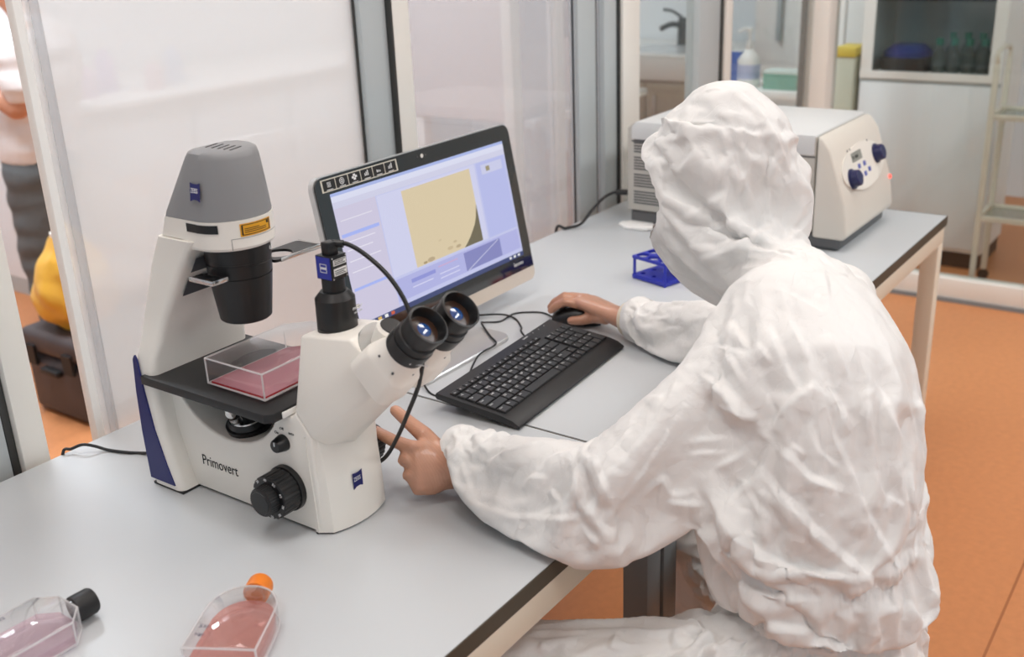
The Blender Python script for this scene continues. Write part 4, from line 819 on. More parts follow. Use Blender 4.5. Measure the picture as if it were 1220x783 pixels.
q = Vector((5.10, 1.98, .7255)); t = thing('glove_box', 'green and white glove box on the side table', 'box', q); b = BM(); box(b, q+Vector((-.05, -.075, 0)), q+Vector((.06, .10, .075))); build(b, 'box_body', mat('box_green', '6fa48f', .6, var=.2, vscale=30), t, bevel=.003); bx('box_lid', q+Vector((-.05, -.075, .0755)), q+Vector((.06, .10, .09)), mat('box_pale', 'cfe0da', .6), t)
t = thing('refrigerator', 'tall white refrigerator with a grey handle in the wash corner', 'refrigerator', (5.8, 2.05, 0))
bx('fridge_body', (5.62, 1.72, .03), (6.3, 2.36, 1.9), M_white, t, bevel=.01); bx('fridge_door', (5.575, 1.725, .06), (5.615, 2.355, 1.89), M_white, t, bevel=.008); bx('handle', (5.545, 2.20, .9), (5.57, 2.225, 1.25), M_grey, t, bevel=.004); bx('plinth', (5.63, 1.73, 0), (6.29, 2.35, .03), M_ink, t)
# ------------------------------------------------------------------ glazed cabinet and trolley behind the far partition
CB = 4.86; t = thing('glazed_cabinet', 'white laboratory cabinet with glass doors above solid doors', 'cabinet', (CB+.2, 1.25, 0))
cz = .845; y0, y1 = .955, 1.545
bx('lower_body', (CB+.02, y0, .08), (CB+.42, y1, cz), M_white, t); bx('plinth', (CB+.05, y0+.01, 0), (CB+.42, y1-.01, .08), M_ink, t); bx('back_panel', (CB+.405, y0, cz), (CB+.42, y1, 2.40), mat('cabinet_back', 'dfe3e5', .6), t)
for y in (y0, y1-.02): bx('side_panel', (CB+.02, y, cz), (CB+.405, y+.02, 2.40), M_white, t)
bx('top_panel', (CB+.02, y0, 2.40), (CB+.42, y1, 2.43), M_white, t)
for z in (1.16, 1.5): bx('shelf', (CB+.03, y0+.02, z), (CB+.405, y1-.02, z+.012), M_pane, t)
d_ = bx('lower_door', (CB, y0+.002, .10), (CB+.019, y1-.002, cz-.03), M_wallw, t, bevel=.003); bx('door_gap', (CB+.004, y0, cz-.03), (CB+.02, y1, cz-.012), M_grey, t)
bx('ledge', (CB-.004, y0, cz-.012), (CB+.02, y1, cz+.02), M_white, t)
b = BM(); 
for lo, hi in (((CB, y0, cz+.02), (CB+.019, y0+.05, 2.39)), ((CB, y1-.05, cz+.02), (CB+.019, y1, 2.39)), ((CB, y0+.05, 2.33), (CB+.019, y1-.05, 2.39))): box(b, lo, hi)
gd = build(b, 'glass_door', M_white, t); bx('door_pane', (CB+.008, y0+.05, cz+.02), (CB+.012, y1-.05, 2.33), M_pane, gd, smooth=False)
zc = cz+.0205
q = Vector((CB+.16, 1.385, cz+.001)); t = thing('lidded_basket', 'dark basket with a royal blue lid inside the glazed cabinet', 'basket', q); b = BM(); prism(b, rrect(.22, .22, .03), lambda u, v, z: q+Vector((u*(.8+z*2), v*(.8+z*2), z)), 0, .07); build(b, 'basket_body', M_case, t); b = BM(); lathe(b, q+Vector((0, 0, .0705)), (0, 0, 1), [(0, .105), (.02, .105), (.05, .07), (.052, .01)], 24); build(b, 'basket_lid', mat('lid_blue', '2f3f9c', .4), t)
M_gl = glassmat('bottle_glass', 'e4ece8', 1.3, milky=.25, milkcol='dfe6e2'); M_grn = mat('green_cap', '3f9b86', .5)
k = 0
for i in range(4):
    for j in range(2):
        q = Vector((CB+.09+.14*j, 1.235-.062*i-.02*j, cz+.001)); hh = .15+.012*((i*3+j) % 3)
        t = thing('glass_bottle', 'clear glass bottle with green cap inside the glazed cabinet', 'bottle', q, 'clear bottles in the glazed cabinet')
        b = BM(); lathe(b, q, (0, 0, 1), [(0, .024), (.003, .027), (hh*.6, .027), (hh*.78, .012), (hh*.9, .012)], 18); build(b, 'bottle_body', M_gl, t, ang=40); b = BM(); lathe(b, q+Vector((0, 0, hh*.86)), (0, 0, 1), [(0, .0155), (hh*.18, .0155)], 14); build(b, 'bottle_cap', M_grn, t)
q = Vector((CB+.30, 1.02, cz+.001)); t = thing('dark_flask', 'tall dark glass flask at the end of the cabinet shelf', 'flask', q); b = BM(); lathe(b, q, (0, 0, 1), [(0, .035), (.02, .038), (.09, .02), (.16, .013), (.17, .018)], 20); build(b, 'flask_body', mat('dark_glass', '3b3d44', .2), t, ang=40); b = BM(); lathe(b, q+Vector((0, 0, .1705)), (0, 0, 1), [(0, .015), (.02, .014)], 14); build(b, 'stopper', M_ink, t)
q = Vector((CB-.10, 1.485, .0)); 
t = thing('waste_bin', 'slim pale bin with a yellow lid standing beside the glazed cabinet', 'bin', (CB+.06, 1.61, 0)); bx('bin_body', (CB-.02, 1.565, .0), (CB+.13, 1.655, .92), mat('bin_pale', 'c9cbb9', .5), t, bevel=.006); bx('bin_lid', (CB-.025, 1.562, .9205), (CB+.135, 1.658, .965), mat('bin_yellow', 'd9c04a', .5), t, bevel=.005)
# trolley
TX0, TX1, TY1, TY0 = 4.56, 4.80, .928, .40
t = thing('glass_trolley', 'cream frame trolley with glass shelves behind the far partition', 'trolley', ((TX0+TX1)/2, (TY0+TY1)/2, 0)); M_tr = mat('trolley_cream', 'e6dfd0', .4)
for x in (TX0, TX1-.022):
    for y in (TY0, TY1-.022): bx('leg', (x, y, .05), (x+.022, y+.022, .95), M_tr, t, bevel=.003); b = BM(); lathe(b, Vector((x+.006, y+.011, .025)), (1, 0, 0), [(0, .024), (.012, .024)], 16); build(b, 'caster', M_ink, t)
for z in (.32, .735):
    sf = bx('glass_shelf', (TX0+.022, TY0+.022, z+.006), (TX1-.022, TY1-.022, z+.012), glassmat('shelf_glass', 'dfe9e2', 1.2, milky=.3, milkcol='d8ddd4'), t)
    for lo, hi in (((TX0, TY0+.022, z), (TX0+.014, TY1-.022, z+.022)), ((TX1-.014, TY0+.022, z), (TX1, TY1-.022, z+.022)), ((TX0+.022, TY0, z), (TX1-.022, TY0+.014, z+.022)), ((TX0+.022, TY1-.014, z), (TX1-.022, TY1, z+.022))): bx('shelf_rail', lo, hi, M_tr, t, bevel=.002)
b = BM(); tube(b, [(TX0+.011, TY1-.011, .94), (TX0+.02, TY1-.011, 1.0), (TX1-.03, TY1-.011, 1.0), (TX1-.011, TY1-.011, .94)], .009, 10); build(b, 'push_bar', M_tr, t)
# ------------------------------------------------------------------ person in white coverall
V3 = Vector
per = thing('person', 'seated person in white hooded coverall with one hand on the mouse', 'person', (1.25, .42, 0))
HC = V3((1.466, .652, 1.186)); HF = V3((-.40, .87, -.20)).normalized(); HR = HF.cross(V3((0, 0, 1))).normalized(); HU = HR.cross(HF)
PV, WA, MI, CH, NB = V3((1.262, .405, .52)), V3((1.250, .398, .668)), V3((1.262, .405, .80)), V3((1.332, .452, .955)), V3((1.430, .535, 1.075))
SL, EL, WL = V3((1.265, .515, .99)), V3((1.074, .642, .852)), V3((1.112, .925, .800))
SR, ER, WR = V3((1.520, .485, .995)), V3((1.715, .72, .84)), V3((1.755, .980, .795))
HL_, KL_, AL_ = V3((1.15, .43, .555)), V3((.985, .775, .545)), V3((.985, .72, .10))
HR_, KR_, AR_ = V3((1.355, .42, .555)), V3((1.535, .785, .545)), V3((1.56, .74, .10))
X_ = V3((1, 0, 0)); SD = (SR-SL).normalized()
def figure(bm, g, legs=True):
    """g: extra thickness of the layer"""
    sections(bm, [(PV-V3((0, 0, .05)), .165+g, .145+g, X_), (PV+V3((0, 0, .04)), .170+g, .140+g, X_), (PV+V3((0, 0, .09)), .160+g, .13+g, X_), (WA, .122+g*.6, .094+g*.6, X_), (MI.lerp(WA, .55), .146+g, .115+g, X_), (MI, .150+g, .115+g, SD), (CH, .158+g, .118+g, SD), (CH.lerp(NB, .55), .135+g*.8, .085+g*.8, SD), (NB-V3((0, 0, .02)), .052+g*.9, .052+g*.9, SD)], 28)
    for S, E, W_2 in ((SL, EL, WL), (SR, ER, WR)):
        sections(bm, [(S.lerp(CH, .25), .062+g, .062+g), (S, .056+g*.75, .058+g*.75), (S.lerp(E, .5), .046+g*.58, .048+g*.58), (E, .041+g*.7, .043+g*.7)], 18)
        sections(bm, [(E, .040+g*.7, .042+g*.7), (E.lerp(W_2, .35), .042+g*.8, .043+g*.8), (E.lerp(W_2, .75), .032+g*.9, .034+g*.9), (W_2, .027+g*.4, .029+g*.4)], 18)
    if legs:
        for H, K2, A in ((HL_, KL_, AL_), (HR_, KR_, AR_)):
            sections(bm, [(H, .098+g, .098+g), (H.lerp(K2, .5), .072+g, .072+g), (K2, .055+g*.9, .057+g*.9)], 18); sections(bm, [(K2, .055+g*.9, .057+g*.9), (K2.lerp(A, .35), .054+g, .055+g), (A, .036+g, .038+g)], 18)
# ---- head (mostly inside the hood)
def hd(x, y, z): return HC+HR*x+HF*y+HU*z
bh = BM()
sections(bh, [(NB-V3((0, 0, .03)), .046, .046, HR), (hd(0, -.03, -.115), .044, .046, HR), (hd(0, -.02, -.07), .055, .065, HR)], 20)
sections(bh, [(hd(0, .030, -.115), .030, .030, HR), (hd(0, .028, -.095), .048, .052, HR), (hd(0, .018, -.06), .060, .075, HR), (hd(0, .006, -.015), .068, .088, HR), (hd(0, -.002, .035), .074, .094, HR), (hd(0, -.008, .075), .066, .082, HR), (hd(0, -.010, .102), .040, .050, HR)], 24)
sections(bh, [(hd(0, .088, .018), .009, .009, HR), (hd(0, .103, -.012), .012, .012, HR), (hd(0, .100, -.026), .013, .010, HR)], 12)   # nose
for k in (-1, 1): ellipsoid(bh, hd(.072*k, -.006, -.004), .010, .020, .030, Matrix((HR.to_4d(), HF.to_4d(), HU.to_4d(), (0, 0, 0, 1))).transposed().to_3x3().to_4x4(), 12, 8); ellipsoid(bh, hd(.030*k, .080, .020), .016, .010, .010, None, 10, 8)
ellipsoid(bh, hd(0, .086, -.056), .022, .010, .007, None, 12, 8)
bb = BM(); figure(bb, -.008)
tmp = bpy.data.meshes.new('t'); bh.to_mesh(tmp); bb.from_mesh(tmp); bh.free(); bpy.data.meshes.remove(tmp)
for A, K2 in ((AL_, KL_), (AR_, KR_)): sections(bb, [(A-V3((0, .05, .055)), .036, .034, X_), (A+V3((0, .03, -.055)), .042, .036, X_), (A+V3((-.01, .12, -.068)), .046, .026, X_), (A+V3((-.015, .18, -.074)), .034, .018, X_)], 14)
bb = fuse(bb, .011, 3); bodyme = bpy.data.meshes.new('inner'); bb.to_mesh(bodyme); bb.free()

# ---- hands: every finger its own jointed chain rooted in the palm
def hand(bm, wrist, palm, fingers, thumb, nrm, wr=.027):
    """wrist/knuckle-row geometry: palm = list of 4 knuckle points (index..little)"""
    kc = sum(palm, V3((0, 0, 0)))/4; d = (kc-wrist).normalized(); across = (palm[0]-palm[3]).normalized()
    sections(bm, [(wrist-d*.05, wr, wr*.82, across), (wrist, wr, wr*.74, across), (wrist.lerp(kc, .35), wr*1.22, .0165, across), (wrist.lerp(kc, .75), (palm[0]-palm[3]).length/2+.010, .0145, across), (kc-d*.004, (palm[0]-palm[3]).length/2+.009, .0150, across)], 18)
    for i, (k, chain) in enumerate(zip(palm, fingers)):
        r0 = (.0104, .0104, .0098, .0086)[i]; pts = [k-d*.020]+[k]+list(chain); rr = [r0*.95, r0*1.12, r0, r0*.92, r0*.80]
        sections(bm, [(p, rr[j], rr[j]*.95) for j, p in enumerate(pts)], 10)
        ellipsoid(bm, k+nrm*.003-d*.003, r0, r0, r0*.85, None, 10, 8)
    sections(bm, [(thumb[0], .015, .014), (thumb[1], .0140, .0130), (thumb[2], .0112, .0108), (thumb[3], .0095, .0085)], 12)
hb = BM()
# left hand on the focus drive: index reaches the knob, thumb raised, the rest curled
n_l = V3((-.25, -.45, .85)).normalized()
wl = at(531, 556, .795); kn = [at(490, 533, .832), at(482, 549, .815), at(487, 567, .795), at(499, 583, .776)]
fi = [[at(470, 526, .834), at(457, 519, .833), at(447, 513, .830)],
      [at(482, 548, .810)+V3((.036, .022, 0)), at(492, 556, .797)+V3((.05, .01, 0)), at(504, 556, .788)+V3((.04, .0, 0))],
      [at(489, 565, .790)+V3((.035, .02, 0)), at(498, 570, .779)+V3((.046, .008, 0)), at(510, 568, .774)+V3((.034, .0, 0))],
      [at(502, 578, .776)+V3((.03, .014, 0)), at(510, 581, .768)+V3((.038, .006, 0)), at(520, 578, .768)+V3((.027, .0, 0))]]
th = [at(524, 538, .815), at(505, 518, .838), at(487, 503, .848), at(470, 488, .856)]
hand(hb, wl, kn, fi, th, n_l, .034)
hbm = fuse(hb, .0026, 6, .5)
tmp = bpy.data.meshes.new('t'); hbm.to_mesh(tmp); hbm.free()
hb = BM()
# right hand over the mouse
zt_ = TZ
wr2 = WR+(WR-ER).normalized()*.022+V3((0, 0, .002)); MOt = MO
kn = [MO-mdir*.012-mrt*.020+V3((0, 0, .046)), MO-mdir*.008-mrt*.000+V3((0, 0, .052)), MO-mdir*.016+mrt*.019+V3((0, 0, .047)), MO-mdir*.028+mrt*.036+V3((0, 0, .036))]
fi = [[MO+mdir*.022-mrt*.020+V3((0, 0, .051)), MO+mdir*.042-mrt*.017+V3((0, 0, .039)), MO+mdir*.055-mrt*.016+V3((0, 0, .027))],
      [MO+mdir*.028+mrt*.001+V3((0, 0, .056)), MO+mdir*.049+mrt*.003+V3((0, 0, .041)), MO+mdir*.060+mrt*.004+V3((0, 0, .027))],
      [MO+mdir*.018+mrt*.024+V3((0, 0, .049)), MO+mdir*.040+mrt*.029+V3((0, 0, .033)), MO+mdir*.049+mrt*.033+V3((0, 0, .017))],
      [MO+mdir*.002+mrt*.042+V3((0, 0, .035)), MO+mdir*.020+mrt*.047+V3((0, 0, .020)), MO+mdir*.030+mrt*.048+V3((0, 0, .010))]]
th = [wr2.lerp(kn[0], .35)-mrt*.012-V3((0, 0, .006)), MO-mdir*.040-mrt*.036+V3((0, 0, .026)), MO-mdir*.016-mrt*.043+V3((0, 0, .020)), MO+mdir*.008-mrt*.040+V3((0, 0, .017))]
hand(hb, wr2, kn, fi, th, V3((0, 0, 1)), .028)
hbm = fuse(hb, .0026, 6, .5)
hbm.from_mesh(tmp); bpy.data.meshes.remove(tmp)
M_glove = mat('gloved_skin', 'c59176', .38, var=.10, vscale=55, coat=.25)
_nt = M_glove.node_tree; _b = _nt.nodes['Principled BSDF']; _b.inputs['Subsurface Weight'].default_value = .12; _b.inputs['Subsurface Radius'].default_value = (.01, .004, .002)
_tc = _nt.nodes.new('ShaderNodeTexCoord'); _w = _nt.nodes.new('ShaderNodeTexWave'); _w.inputs['Scale'].default_value = 90; _w.inputs['Distortion'].default_value = 6; _w.inputs['Detail'].default_value = 3; _nt.links.new(_tc.outputs['Object'], _w.inputs['Vector'])
_bp = _nt.nodes.new('ShaderNodeBump'); _bp.inputs['Strength'].default_value = .10; _bp.inputs['Distance'].default_value = .0012; _nt.links.new(_w.outputs['Fac'], _bp.inputs['Height']); _nt.links.new(_bp.outputs['Normal'], _b.inputs['Normal'])
hbm.from_mesh(bodyme)
body_o = build(hbm, 'body', M_glove, per, ang=80, recalc=False); tag(body_o, 'bare forearm skin and hands in thin clear gloves')
if 'label' in body_o: del body_o['label']

# ---- coverall: loose cloth let settle over the body, then kept as a still mesh
sb = BM(); figure(sb, .034)
sections(sb, [(NB-V3((.0, .02, .05)), .110, .100, HR), (NB-HF*.01, .082, .080, HR), (hd(0, -.025, -.105), .074, .080, HR), (hd(0, -.01, -.06), .07, .08, HR)], 24)
sections(sb, [(hd(0, .016, -.146), .058, .068, HR), (hd(0, .022, -.122), .088, .108, HR), (hd(0, .014, -.082), .102, .127, HR), (hd(0, .004, -.02), .106, .130, HR), (hd(0, -.008, .055), .106, .130, HR), (hd(0, -.020, .112), .094, .112, HR), (hd(0, -.026, .150), .060, .074, HR)], 28)
sb = fuse(sb, .0098, 4, .5)
cen = hd(0, .115, -.005)
kill = []
for v in sb.verts:
    p = v.co-HC; x, y, z = p.dot(HR), p.dot(HF), p.dot(HU)
    if y > .060 and (x/.062)**2+((z+.012)/.062)**2 < 1: kill.append(v)                                       # face opening
    else:
        for E, W_2 in ((EL, WL), (ER, WR)):
            d = (W_2-E).normalized()
            if (v.co-W_2).dot(d) > -.004 and (v.co-W_2).length < .12: kill.append(v)
        for A in (AL_, AR_):
            if v.co.z < A.z-.01 and (v.co-A).length < .2: kill.append(v)
bmesh.ops.delete(sb, geom=list(set(kill)), context='VERTS')
cm = bpy.data.meshes.new('coverall'); sb.to_mesh(cm); sb.free()
co = bpy.data.objects.new('coverall', cm); COL.objects.link(co)
gp = co.vertex_groups.new(name='pin'); gs = co.vertex_groups.new(name='tight')
for v in cm.vertices:
    w, tg = 0, 0; p = v.co
    q = p-HC; x, y, z = q.dot(HR), q.dot(HF), q.dot(HU); rf = math.sqrt((x/.062)**2+((z+.012)/.062)**2)
    if y > .055 and rf < 1.22: tg = .6; w = .9
    for E, W_2 in ((EL, WL), (ER, WR)):
        d = (W_2-E).normalized(); t_ = (p-W_2).dot(d)
        if t_ > -.022 and (p-W_2).length < .10: tg = 1; w = 1
    for A in (AL_, AR_):
        if p.z < A.z+.03: w = 1
    dz = abs((p-WA).dot(V3((.05, .0, 1)).normalized())+.005)
    if dz < .014 and (p-WA).length < .30: tg = max(tg, 1)
    if w: gp.add([v.index], w, 'REPLACE')
    if tg: gs.add([v.index], tg, 'REPLACE')
col_b = bpy.data.objects.new('collider', bodyme); COL.objects.link(col_b)
tbm = BM(); box(tbm, (.3, FY, TZ-.08), (2.3, 1.4, TZ)); tme = bpy.data.meshes.new('tc'); bmesh.ops.recalc_face_normals(tbm, faces=tbm.faces[:]); tbm.to_mesh(tme); tbm.free(); col_t = bpy.data.objects.new('tcol', tme); COL.objects.link(col_t)
smb = BM(); box(smb, (1.05, .2, .3), (1.45, .55, .46)); sme = bpy.data.meshes.new('sc'); bmesh.ops.recalc_face_normals(smb, faces=smb.faces[:]); smb.to_mesh(sme); smb.free(); col_s = bpy.data.objects.new('scol', sme); COL.objects.link(col_s)
for o in (col_b, col_t, col_s): o.modifiers.new('c', 'COLLISION'); o.collision.thickness_outer = .004; o.collision.thickness_inner = .02; o.collision.cloth_friction = 20; o.collision.damping = .5
cl = co.modifiers.new('cloth', 'CLOTH'); cs = cl.settings
cs.quality = 5; cs.mass = .12; cs.air_damping = 1.5; cs.tension_stiffness = 30; cs.compression_stiffness = 30; cs.shear_stiffness = 12; cs.bending_stiffness = .9; cs.tension_damping = 10; cs.compression_damping = 10; cs.shear_damping = 10; cs.bending_damping = 1
cs.vertex_group_mass = 'pin'; cs.pin_stiffness = 1; cs.vertex_group_shrink = 'tight'; cs.shrink_min = -.10; cs.shrink_max = .30
cl.collision_settings.distance_min = .004; cl.collision_settings.collision_quality = 2; cl.collision_settings.use_self_collision = False
NF = 16; cl.point_cache.frame_start = 1; cl.point_cache.frame_end = NF+2
for fr_ in range(1, NF+1): scn.frame_set(fr_)
dg = bpy.context.evaluated_depsgraph_get(); me2 = bpy.data.meshes.new_from_object(co.evaluated_get(dg))
for o in (co, col_b, col_t, col_s): bpy.data.objects.remove(o, do_unlink=True)
scn.frame_set(1)
b = BM(); b.from_mesh(me2); bpy.data.meshes.remove(me2)
M_tyvek = mat('coverall_white', 'ebe9e6', .55, spec=.35)
_nt = M_tyvek.node_tree; _N = _nt.nodes.new; _L = _nt.links.new; _b = _nt.nodes['Principled BSDF']; _tc = _N('ShaderNodeTexCoord')
_nz = _N('ShaderNodeTexNoise'); _nz.inputs['Scale'].default_value = 9; _nz.inputs['Detail'].default_value = 3; _L(_tc.outputs['Object'], _nz.inputs['Vector'])
_mp = _N('ShaderNodeMix'); _mp.data_type = 'VECTOR'; _mp.inputs[0].default_value = .16; _L(_tc.outputs['Object'], _mp.inputs[4]); _L(_nz.outputs['Color'], _mp.inputs[5])
_hs = []
for _sc, _w in ((10, .15), (24, .12), (55, .06)):         # flat facets with hard edges, as in crumpled paper
    _vo = _N('ShaderNodeTexVoronoi'); _vo.feature = 'F1'; _vo.inputs['Scale'].default_value = _sc; _L(_mp.outputs[1], _vo.inputs['Vector'])
    _s = _N('ShaderNodeVectorMath'); _s.operation = 'SUBTRACT'; _L(_mp.outputs[1], _s.inputs[0]); _L(_vo.outputs['Position'], _s.inputs[1])
    _c = _N('ShaderNodeVectorMath'); _c.operation = 'SUBTRACT'; _c.inputs[1].default_value = (.5, .5, .5); _L(_vo.outputs['Color'], _c.inputs[0])
    _d = _N('ShaderNodeVectorMath'); _d.operation = 'DOT_PRODUCT'; _L(_s.outputs[0], _d.inputs[0]); _L(_c.outputs[0], _d.inputs[1])
    _m = _N('ShaderNodeMath'); _m.operation = 'MULTIPLY'; _m.inputs[1].default_value = _w; _L(_d.outputs['Value'], _m.inputs[0]); _hs.append(_m)
_ad = _N('ShaderNodeMath'); _ad.operation = 'ADD'; _L(_hs[0].outputs[0], _ad.inputs[0]); _L(_hs[1].outputs[0], _ad.inputs[1])
_ae = _N('ShaderNodeMath'); _ae.operation = 'ADD'; _L(_ad.outputs[0], _ae.inputs[0]); _L(_hs[2].outputs[0], _ae.inputs[1])
_bp = _N('ShaderNodeBump'); _bp.inputs['Strength'].default_value = 1; _bp.inputs['Distance'].default_value = 1; _L(_ae.outputs[0], _bp.inputs['Height']); _L(_bp.outputs['Normal'], _b.inputs['Normal'])
# refine, then press the visible folds into the cloth as real relief
me3 = bpy.data.meshes.new('c3'); b.to_mesh(me3); b.free(); o3 = bpy.data.objects.new('c3', me3); COL.objects.link(o3)
sd_ = o3.modifiers.new('s', 'SUBSURF'); sd_.levels = 1; sd_.render_levels = 1
me4 = bpy.data.meshes.new_from_object(o3.evaluated_get(bpy.context.evaluated_depsgraph_get())); bpy.data.objects.remove(o3, do_unlink=True); bpy.data.meshes.remove(me3)
from mathutils.bvhtree import BVHTree
from mathutils.kdtree import KDTree
b = BM(); b.from_mesh(me4); bpy.data.meshes.remove(me4); b.normal_update(); b.verts.ensure_lookup_table()
bvh = BVHTree.FromBMesh(b); kd = KDTree(len(b.verts))
for v in b.verts: kd.insert(v.co, v.index)
kd.balance(); DSP = [0.0]*len(b.verts); NRM = [v.normal.copy() for v in b.verts]
def fold(px, A=.005, w=.013):
    pts = []
    C = catmull([V3((u, v, 0)) for u, v in px], 6) if len(px) > 2 else [V3((*px[0], 0)).lerp(V3((*px[1], 0)), i/8) for i in range(9)]
    for i in range(len(C)-1):
        for j in range(4):
            q = C[i].lerp(C[i+1], j/4); h = bvh.ray_cast(V3((0, 0, CAMZ)), pray(q.x, q.y).normalized())
            if h[0] is not None and (not pts or (h[0]-pts[-1]).length < .05): pts.append(h[0])
    n = len(pts); best = {}
    if n < 3: return
    for i, p in enumerate(pts):
        t = i/(n-1); tp = math.sin(math.pi*min(max(t, .02), .98))**.9; tg_ = pts[min(i+1, n-1)]-pts[max(i-1, 0)]
        for co_, ix, dd in kd.find_range(p, w*2.6):
            if ix not in best or dd < best[ix][0]: best[ix] = (dd, tp, (co_-p).dot(NRM[ix].cross(tg_)))
    for ix, (dd, tp, sg) in best.items():             # steep on one side of the crease, a flat facet on the other
        x = dd/(w*.75 if sg > 0 else w*2.6)
        if x < 1: DSP[ix] += A*tp*(1-x)
FOLDS = [
 # hood
 ([(863, 97), (906, 133), (936, 190), (949, 246)], .0025, .007), ([(800, 126), (846, 107), (863, 108)], .002, .007), ([(833, 166), (853, 203), (846, 240)], .004, .012), ([(866, 180), (879, 213), (869, 250)], .0045, .012), ([(883, 210), (903, 253)], .004, .010),
 ([(889, 166), (929, 206), (946, 240)], .0035, .012), ([(800, 270), (836, 250), (866, 230)], .004, .013), ([(813, 276), (860, 270), (903, 250)], .005, .014), ([(816, 296), (860, 296), (916, 276)], .006, .014), ([(838, 322), (880, 304), (945, 268)], -.004, .018), ([(825, 312), (876, 296), (936, 262)], .006, .012),
 ([(780, 190), (796, 196), (820, 210)], .004, .011), ([(790, 230), (816, 246), (843, 246)], .004, .012), ([(783, 165), (816, 150)], .002, .01), ([(800, 215), (822, 190), (830, 176)], .0035, .01), ([(790, 255), (800, 285), (822, 305)], .004, .012), ([(770, 175), (786, 205), (790, 230)], .004, .01),
 ([(916, 296), (962, 302), (982, 319)], .006, .014), ([(936, 290), (969, 256), (989, 240)], .006, .013), ([(880, 318), (930, 300), (975, 268)], -.004, .014),
 # back
 ([(911, 380), (936, 440), (955, 472)], .007, .014), ([(939, 380), (965, 434)], .005, .013), ([(987, 396), (1010, 450)], .005, .013), ([(981, 453), (1000, 492), (1013, 520)], .008, .015), ([(1032, 447), (1034, 536)], .006, .014), ([(1038, 450), (1080, 536)], .005, .013), ([(978, 479), (990, 517), (1006, 549)], .005, .011),
 ([(927, 345), (984, 377)], .004, .012), ([(901, 409), (920, 437)], .005, .011), ([(914, 520), (946, 479), (978, 456)], .007, .015), ([(850, 450), (882, 482), (907, 501)], .006, .012), ([(850, 415), (891, 425)], .005, .012), ([(869, 383), (891, 421)], .005, .012), ([(981, 316), (987, 364)], .003, .012), ([(1060, 420), (1085, 500), (1095, 580)], .004, .014), ([(1040, 560), (1060, 620)], .004, .013), ([(960, 500), (975, 540), (1000, 560)], .005, .012), ([(1085, 560), (1090, 640)], .005, .013), ([(940, 530), (962, 545)], .004, .01),
 # below the armpit, waist gathers
 ([(901, 558), (944, 608), (995, 659), (1063, 713)], .010, .018), ([(922, 529), (966, 572), (1016, 590)], .008, .016), ([(995, 525), (1023, 590), (1031, 645)], .006, .012), ([(1020, 594), (1052, 652), (1085, 702)], .007, .015), ([(883, 576), (911, 619), (908, 652)], .006, .014), ([(850, 612), (904, 663), (1002, 713)], .010, .018), ([(893, 692), (933, 713), (995, 716)], .007, .015), ([(1050, 590), (1080, 606)], .004, .01), ([(850, 731), (922, 749), (987, 757)], .008, .016), ([(908, 753), (937, 782)], .006, .013), ([(1041, 731), (1049, 782)], .006, .012), ([(1081, 717), (1103, 753)], .006, .012), ([(1110, 702), (1125, 731)], .005, .011),
 # forearm sleeve
 ([(577, 561), (603, 541), (645, 525)], .007, .016), ([(622, 584), (636, 570), (656, 572)], .006, .012), ([(648, 556), (662, 545), (690, 536)], .005, .013), ([(532, 584), (577, 606), (628, 617), (684, 600)], .005, .012), ([(628, 617), (667, 620), (704, 612)], .005, .012), ([(695, 553), (704, 581), (712, 606)], -.007, .012), ([(705, 540), (716, 572), (728, 606)], .008, .013), ([(684, 560), (690, 590), (698, 612)], .006, .011), ([(692, 623), (715, 654)], .006, .012), ([(727, 607), (735, 650)], .006, .012), ([(545, 540), (556, 570), (560, 590)], .004, .012), ([(560, 520), (590, 515), (620, 520)], .004, .013), ([(655, 580), (668, 600)], .005, .011),
 # upper sleeve
 ([(707, 585), (765, 527), (796, 486)], .005, .012), ([(725, 616), (778, 545), (845, 437)], .003, .008), ([(760, 598), (787, 571), (801, 589), (836, 585)], .008, .014), ([(792, 598), (845, 603)], .006, .012), ([(814, 527), (877, 522)], .004, .010), ([(814, 542), (872, 540)], .004, .010), ([(841, 410), (872, 477), (903, 504)], .007, .013), ([(850, 482), (890, 491), (908, 509)], .006, .011), ([(877, 379), (868, 420), (903, 486)], .006, .013), ([(828, 442), (868, 473), (899, 500)], .007, .012), ([(751, 477), (796, 473)], .004, .012), ([(916, 522), (892, 565), (862, 598)], -.010, .016), ([(780, 505), (800, 470), (812, 440)], .005, .012), ([(850, 560), (880, 545), (905, 520)], .006, .012),
 # legs
 ([(668, 767), (677, 782)], .005, .012), ([(727, 775), (736, 753)], .006, .012), ([(803, 775), (806, 747)], .008, .013), ([(827, 738), (838, 757)], .006, .012), ([(842, 747), (857, 780)], .006, .012), ([(836, 697), (880, 717)], .008, .014), ([(889, 690), (898, 706), (954, 712)], .007, .014), ([(640, 778), (650, 764)], .004, .012)]
for i in range(16):
    t = i/15; x = 1000+105*t; y = 714-6*t-55*t*t*(t > .5)-12*t; FOLDS.append(([(x, y-14), (x+3+2*math.sin(i*2.3), y+16+5*math.sin(i*1.7))], .0035, .0065))
for px, A, w_ in FOLDS: fold(px, A, w_*.85)
hot = [e for e in b.edges if max(abs(DSP[e.verts[0].index]), abs(DSP[e.verts[1].index])) > .0006]
bmesh.ops.subdivide_edges(b, edges=hot, cuts=1, use_grid_fill=True); b.normal_update(); b.verts.ensure_lookup_table()
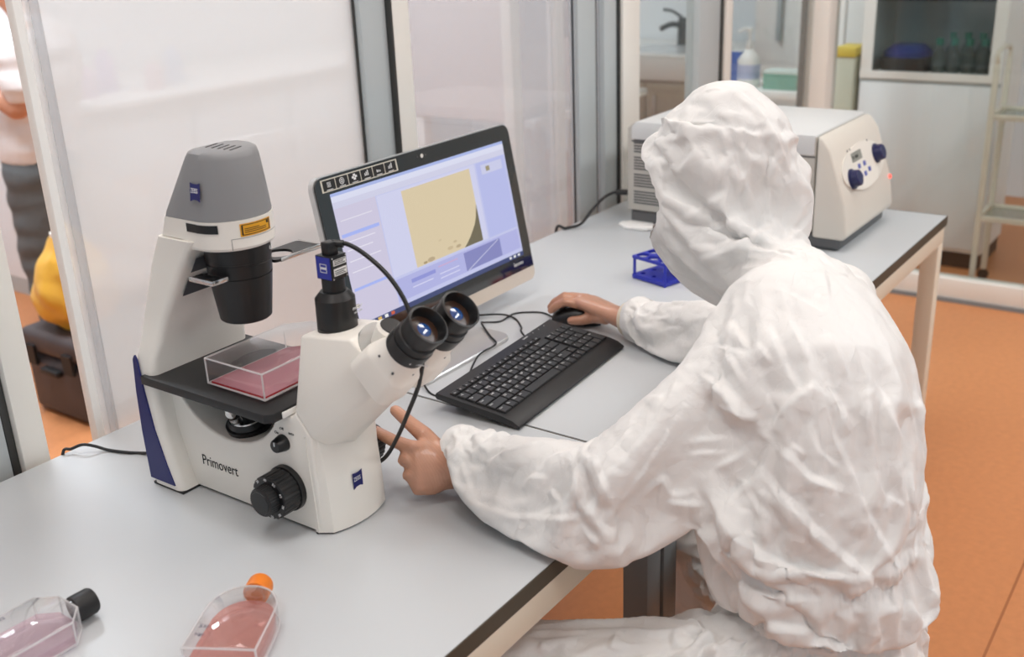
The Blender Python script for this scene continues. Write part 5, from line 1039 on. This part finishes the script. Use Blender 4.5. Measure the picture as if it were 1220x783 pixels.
kd = KDTree(len(b.verts))
for i, v in enumerate(b.verts): v.index = i; kd.insert(v.co, i)
kd.balance(); DSP = [0.0]*len(b.verts); NRM = [v.normal.copy() for v in b.verts]
for px, A, w_ in FOLDS: fold(px, A*1.08, w_*.78)
for v in b.verts:
    p = v.co; v.co += NRM[v.index]*DSP[v.index]
cov = build(b, 'coverall', M_tyvek, per, ang=180, recalc=False)
# glove cuff rolled at the right wrist
dW = (WR-ER).normalized(); xg, yg, _ = frame_of(dW); b = BM(); q = WR+dW*.002; rs = []
for k in range(21):
    a = 2*math.pi*k/20; c = q+(xg*math.cos(a)+yg*math.sin(a))*.0335; o_ = (xg*math.cos(a)+yg*math.sin(a))
    rs.append([c+(o_*math.cos(t)*.003+dW*math.sin(t)*.0055) for t in (0, 1.05, 2.09, 3.14, 4.19, 5.24)])
rings(b, rs, False, False); build(b, 'glove_cuff', mat('latex_cream', 'e9dcc6', .4), per)
# ------------------------------------------------------------------ stool
sc_ = Vector((1.26, .385, 0)); st = thing('lab_stool', 'black padded laboratory stool under the person in the coverall', 'stool', sc_)
b = BM(); lathe(b, sc_+Vector((0, 0, .335)), (0, 0, 1), [(0, .12), (.01, .155), (.04, .165), (.055, .155), (.06, .10)], 32); build(b, 'seat', M_black, st, ang=40)
b = BM(); lathe(b, sc_+Vector((0, 0, .08)), (0, 0, 1), [(0, .028), (.12, .028), (.121, .018), (.254, .018)], 20); build(b, 'gas_column', M_chrome, st)
for k in range(5):
    a = R(72*k+20); d = Vector((math.cos(a), math.sin(a), 0)); n = Vector((-d.y, d.x, 0))
    b = BM(); hull(b, [sc_+d*t+n*wd*s_2+Vector((0, 0, z)) for t, wd, zs in ((.02, .022, (.07, .12)), (.26, .014, (.055, .075))) for s_2 in (-1, 1) for z in zs]); lg = build(b, 'leg', M_steel, st, bevel=.003)
    b = BM(); lathe(b, sc_+d*.25-n*.012+Vector((0, 0, .027)), n, [(0, .026), (.024, .026)], 18); build(b, 'caster', M_ink, lg)
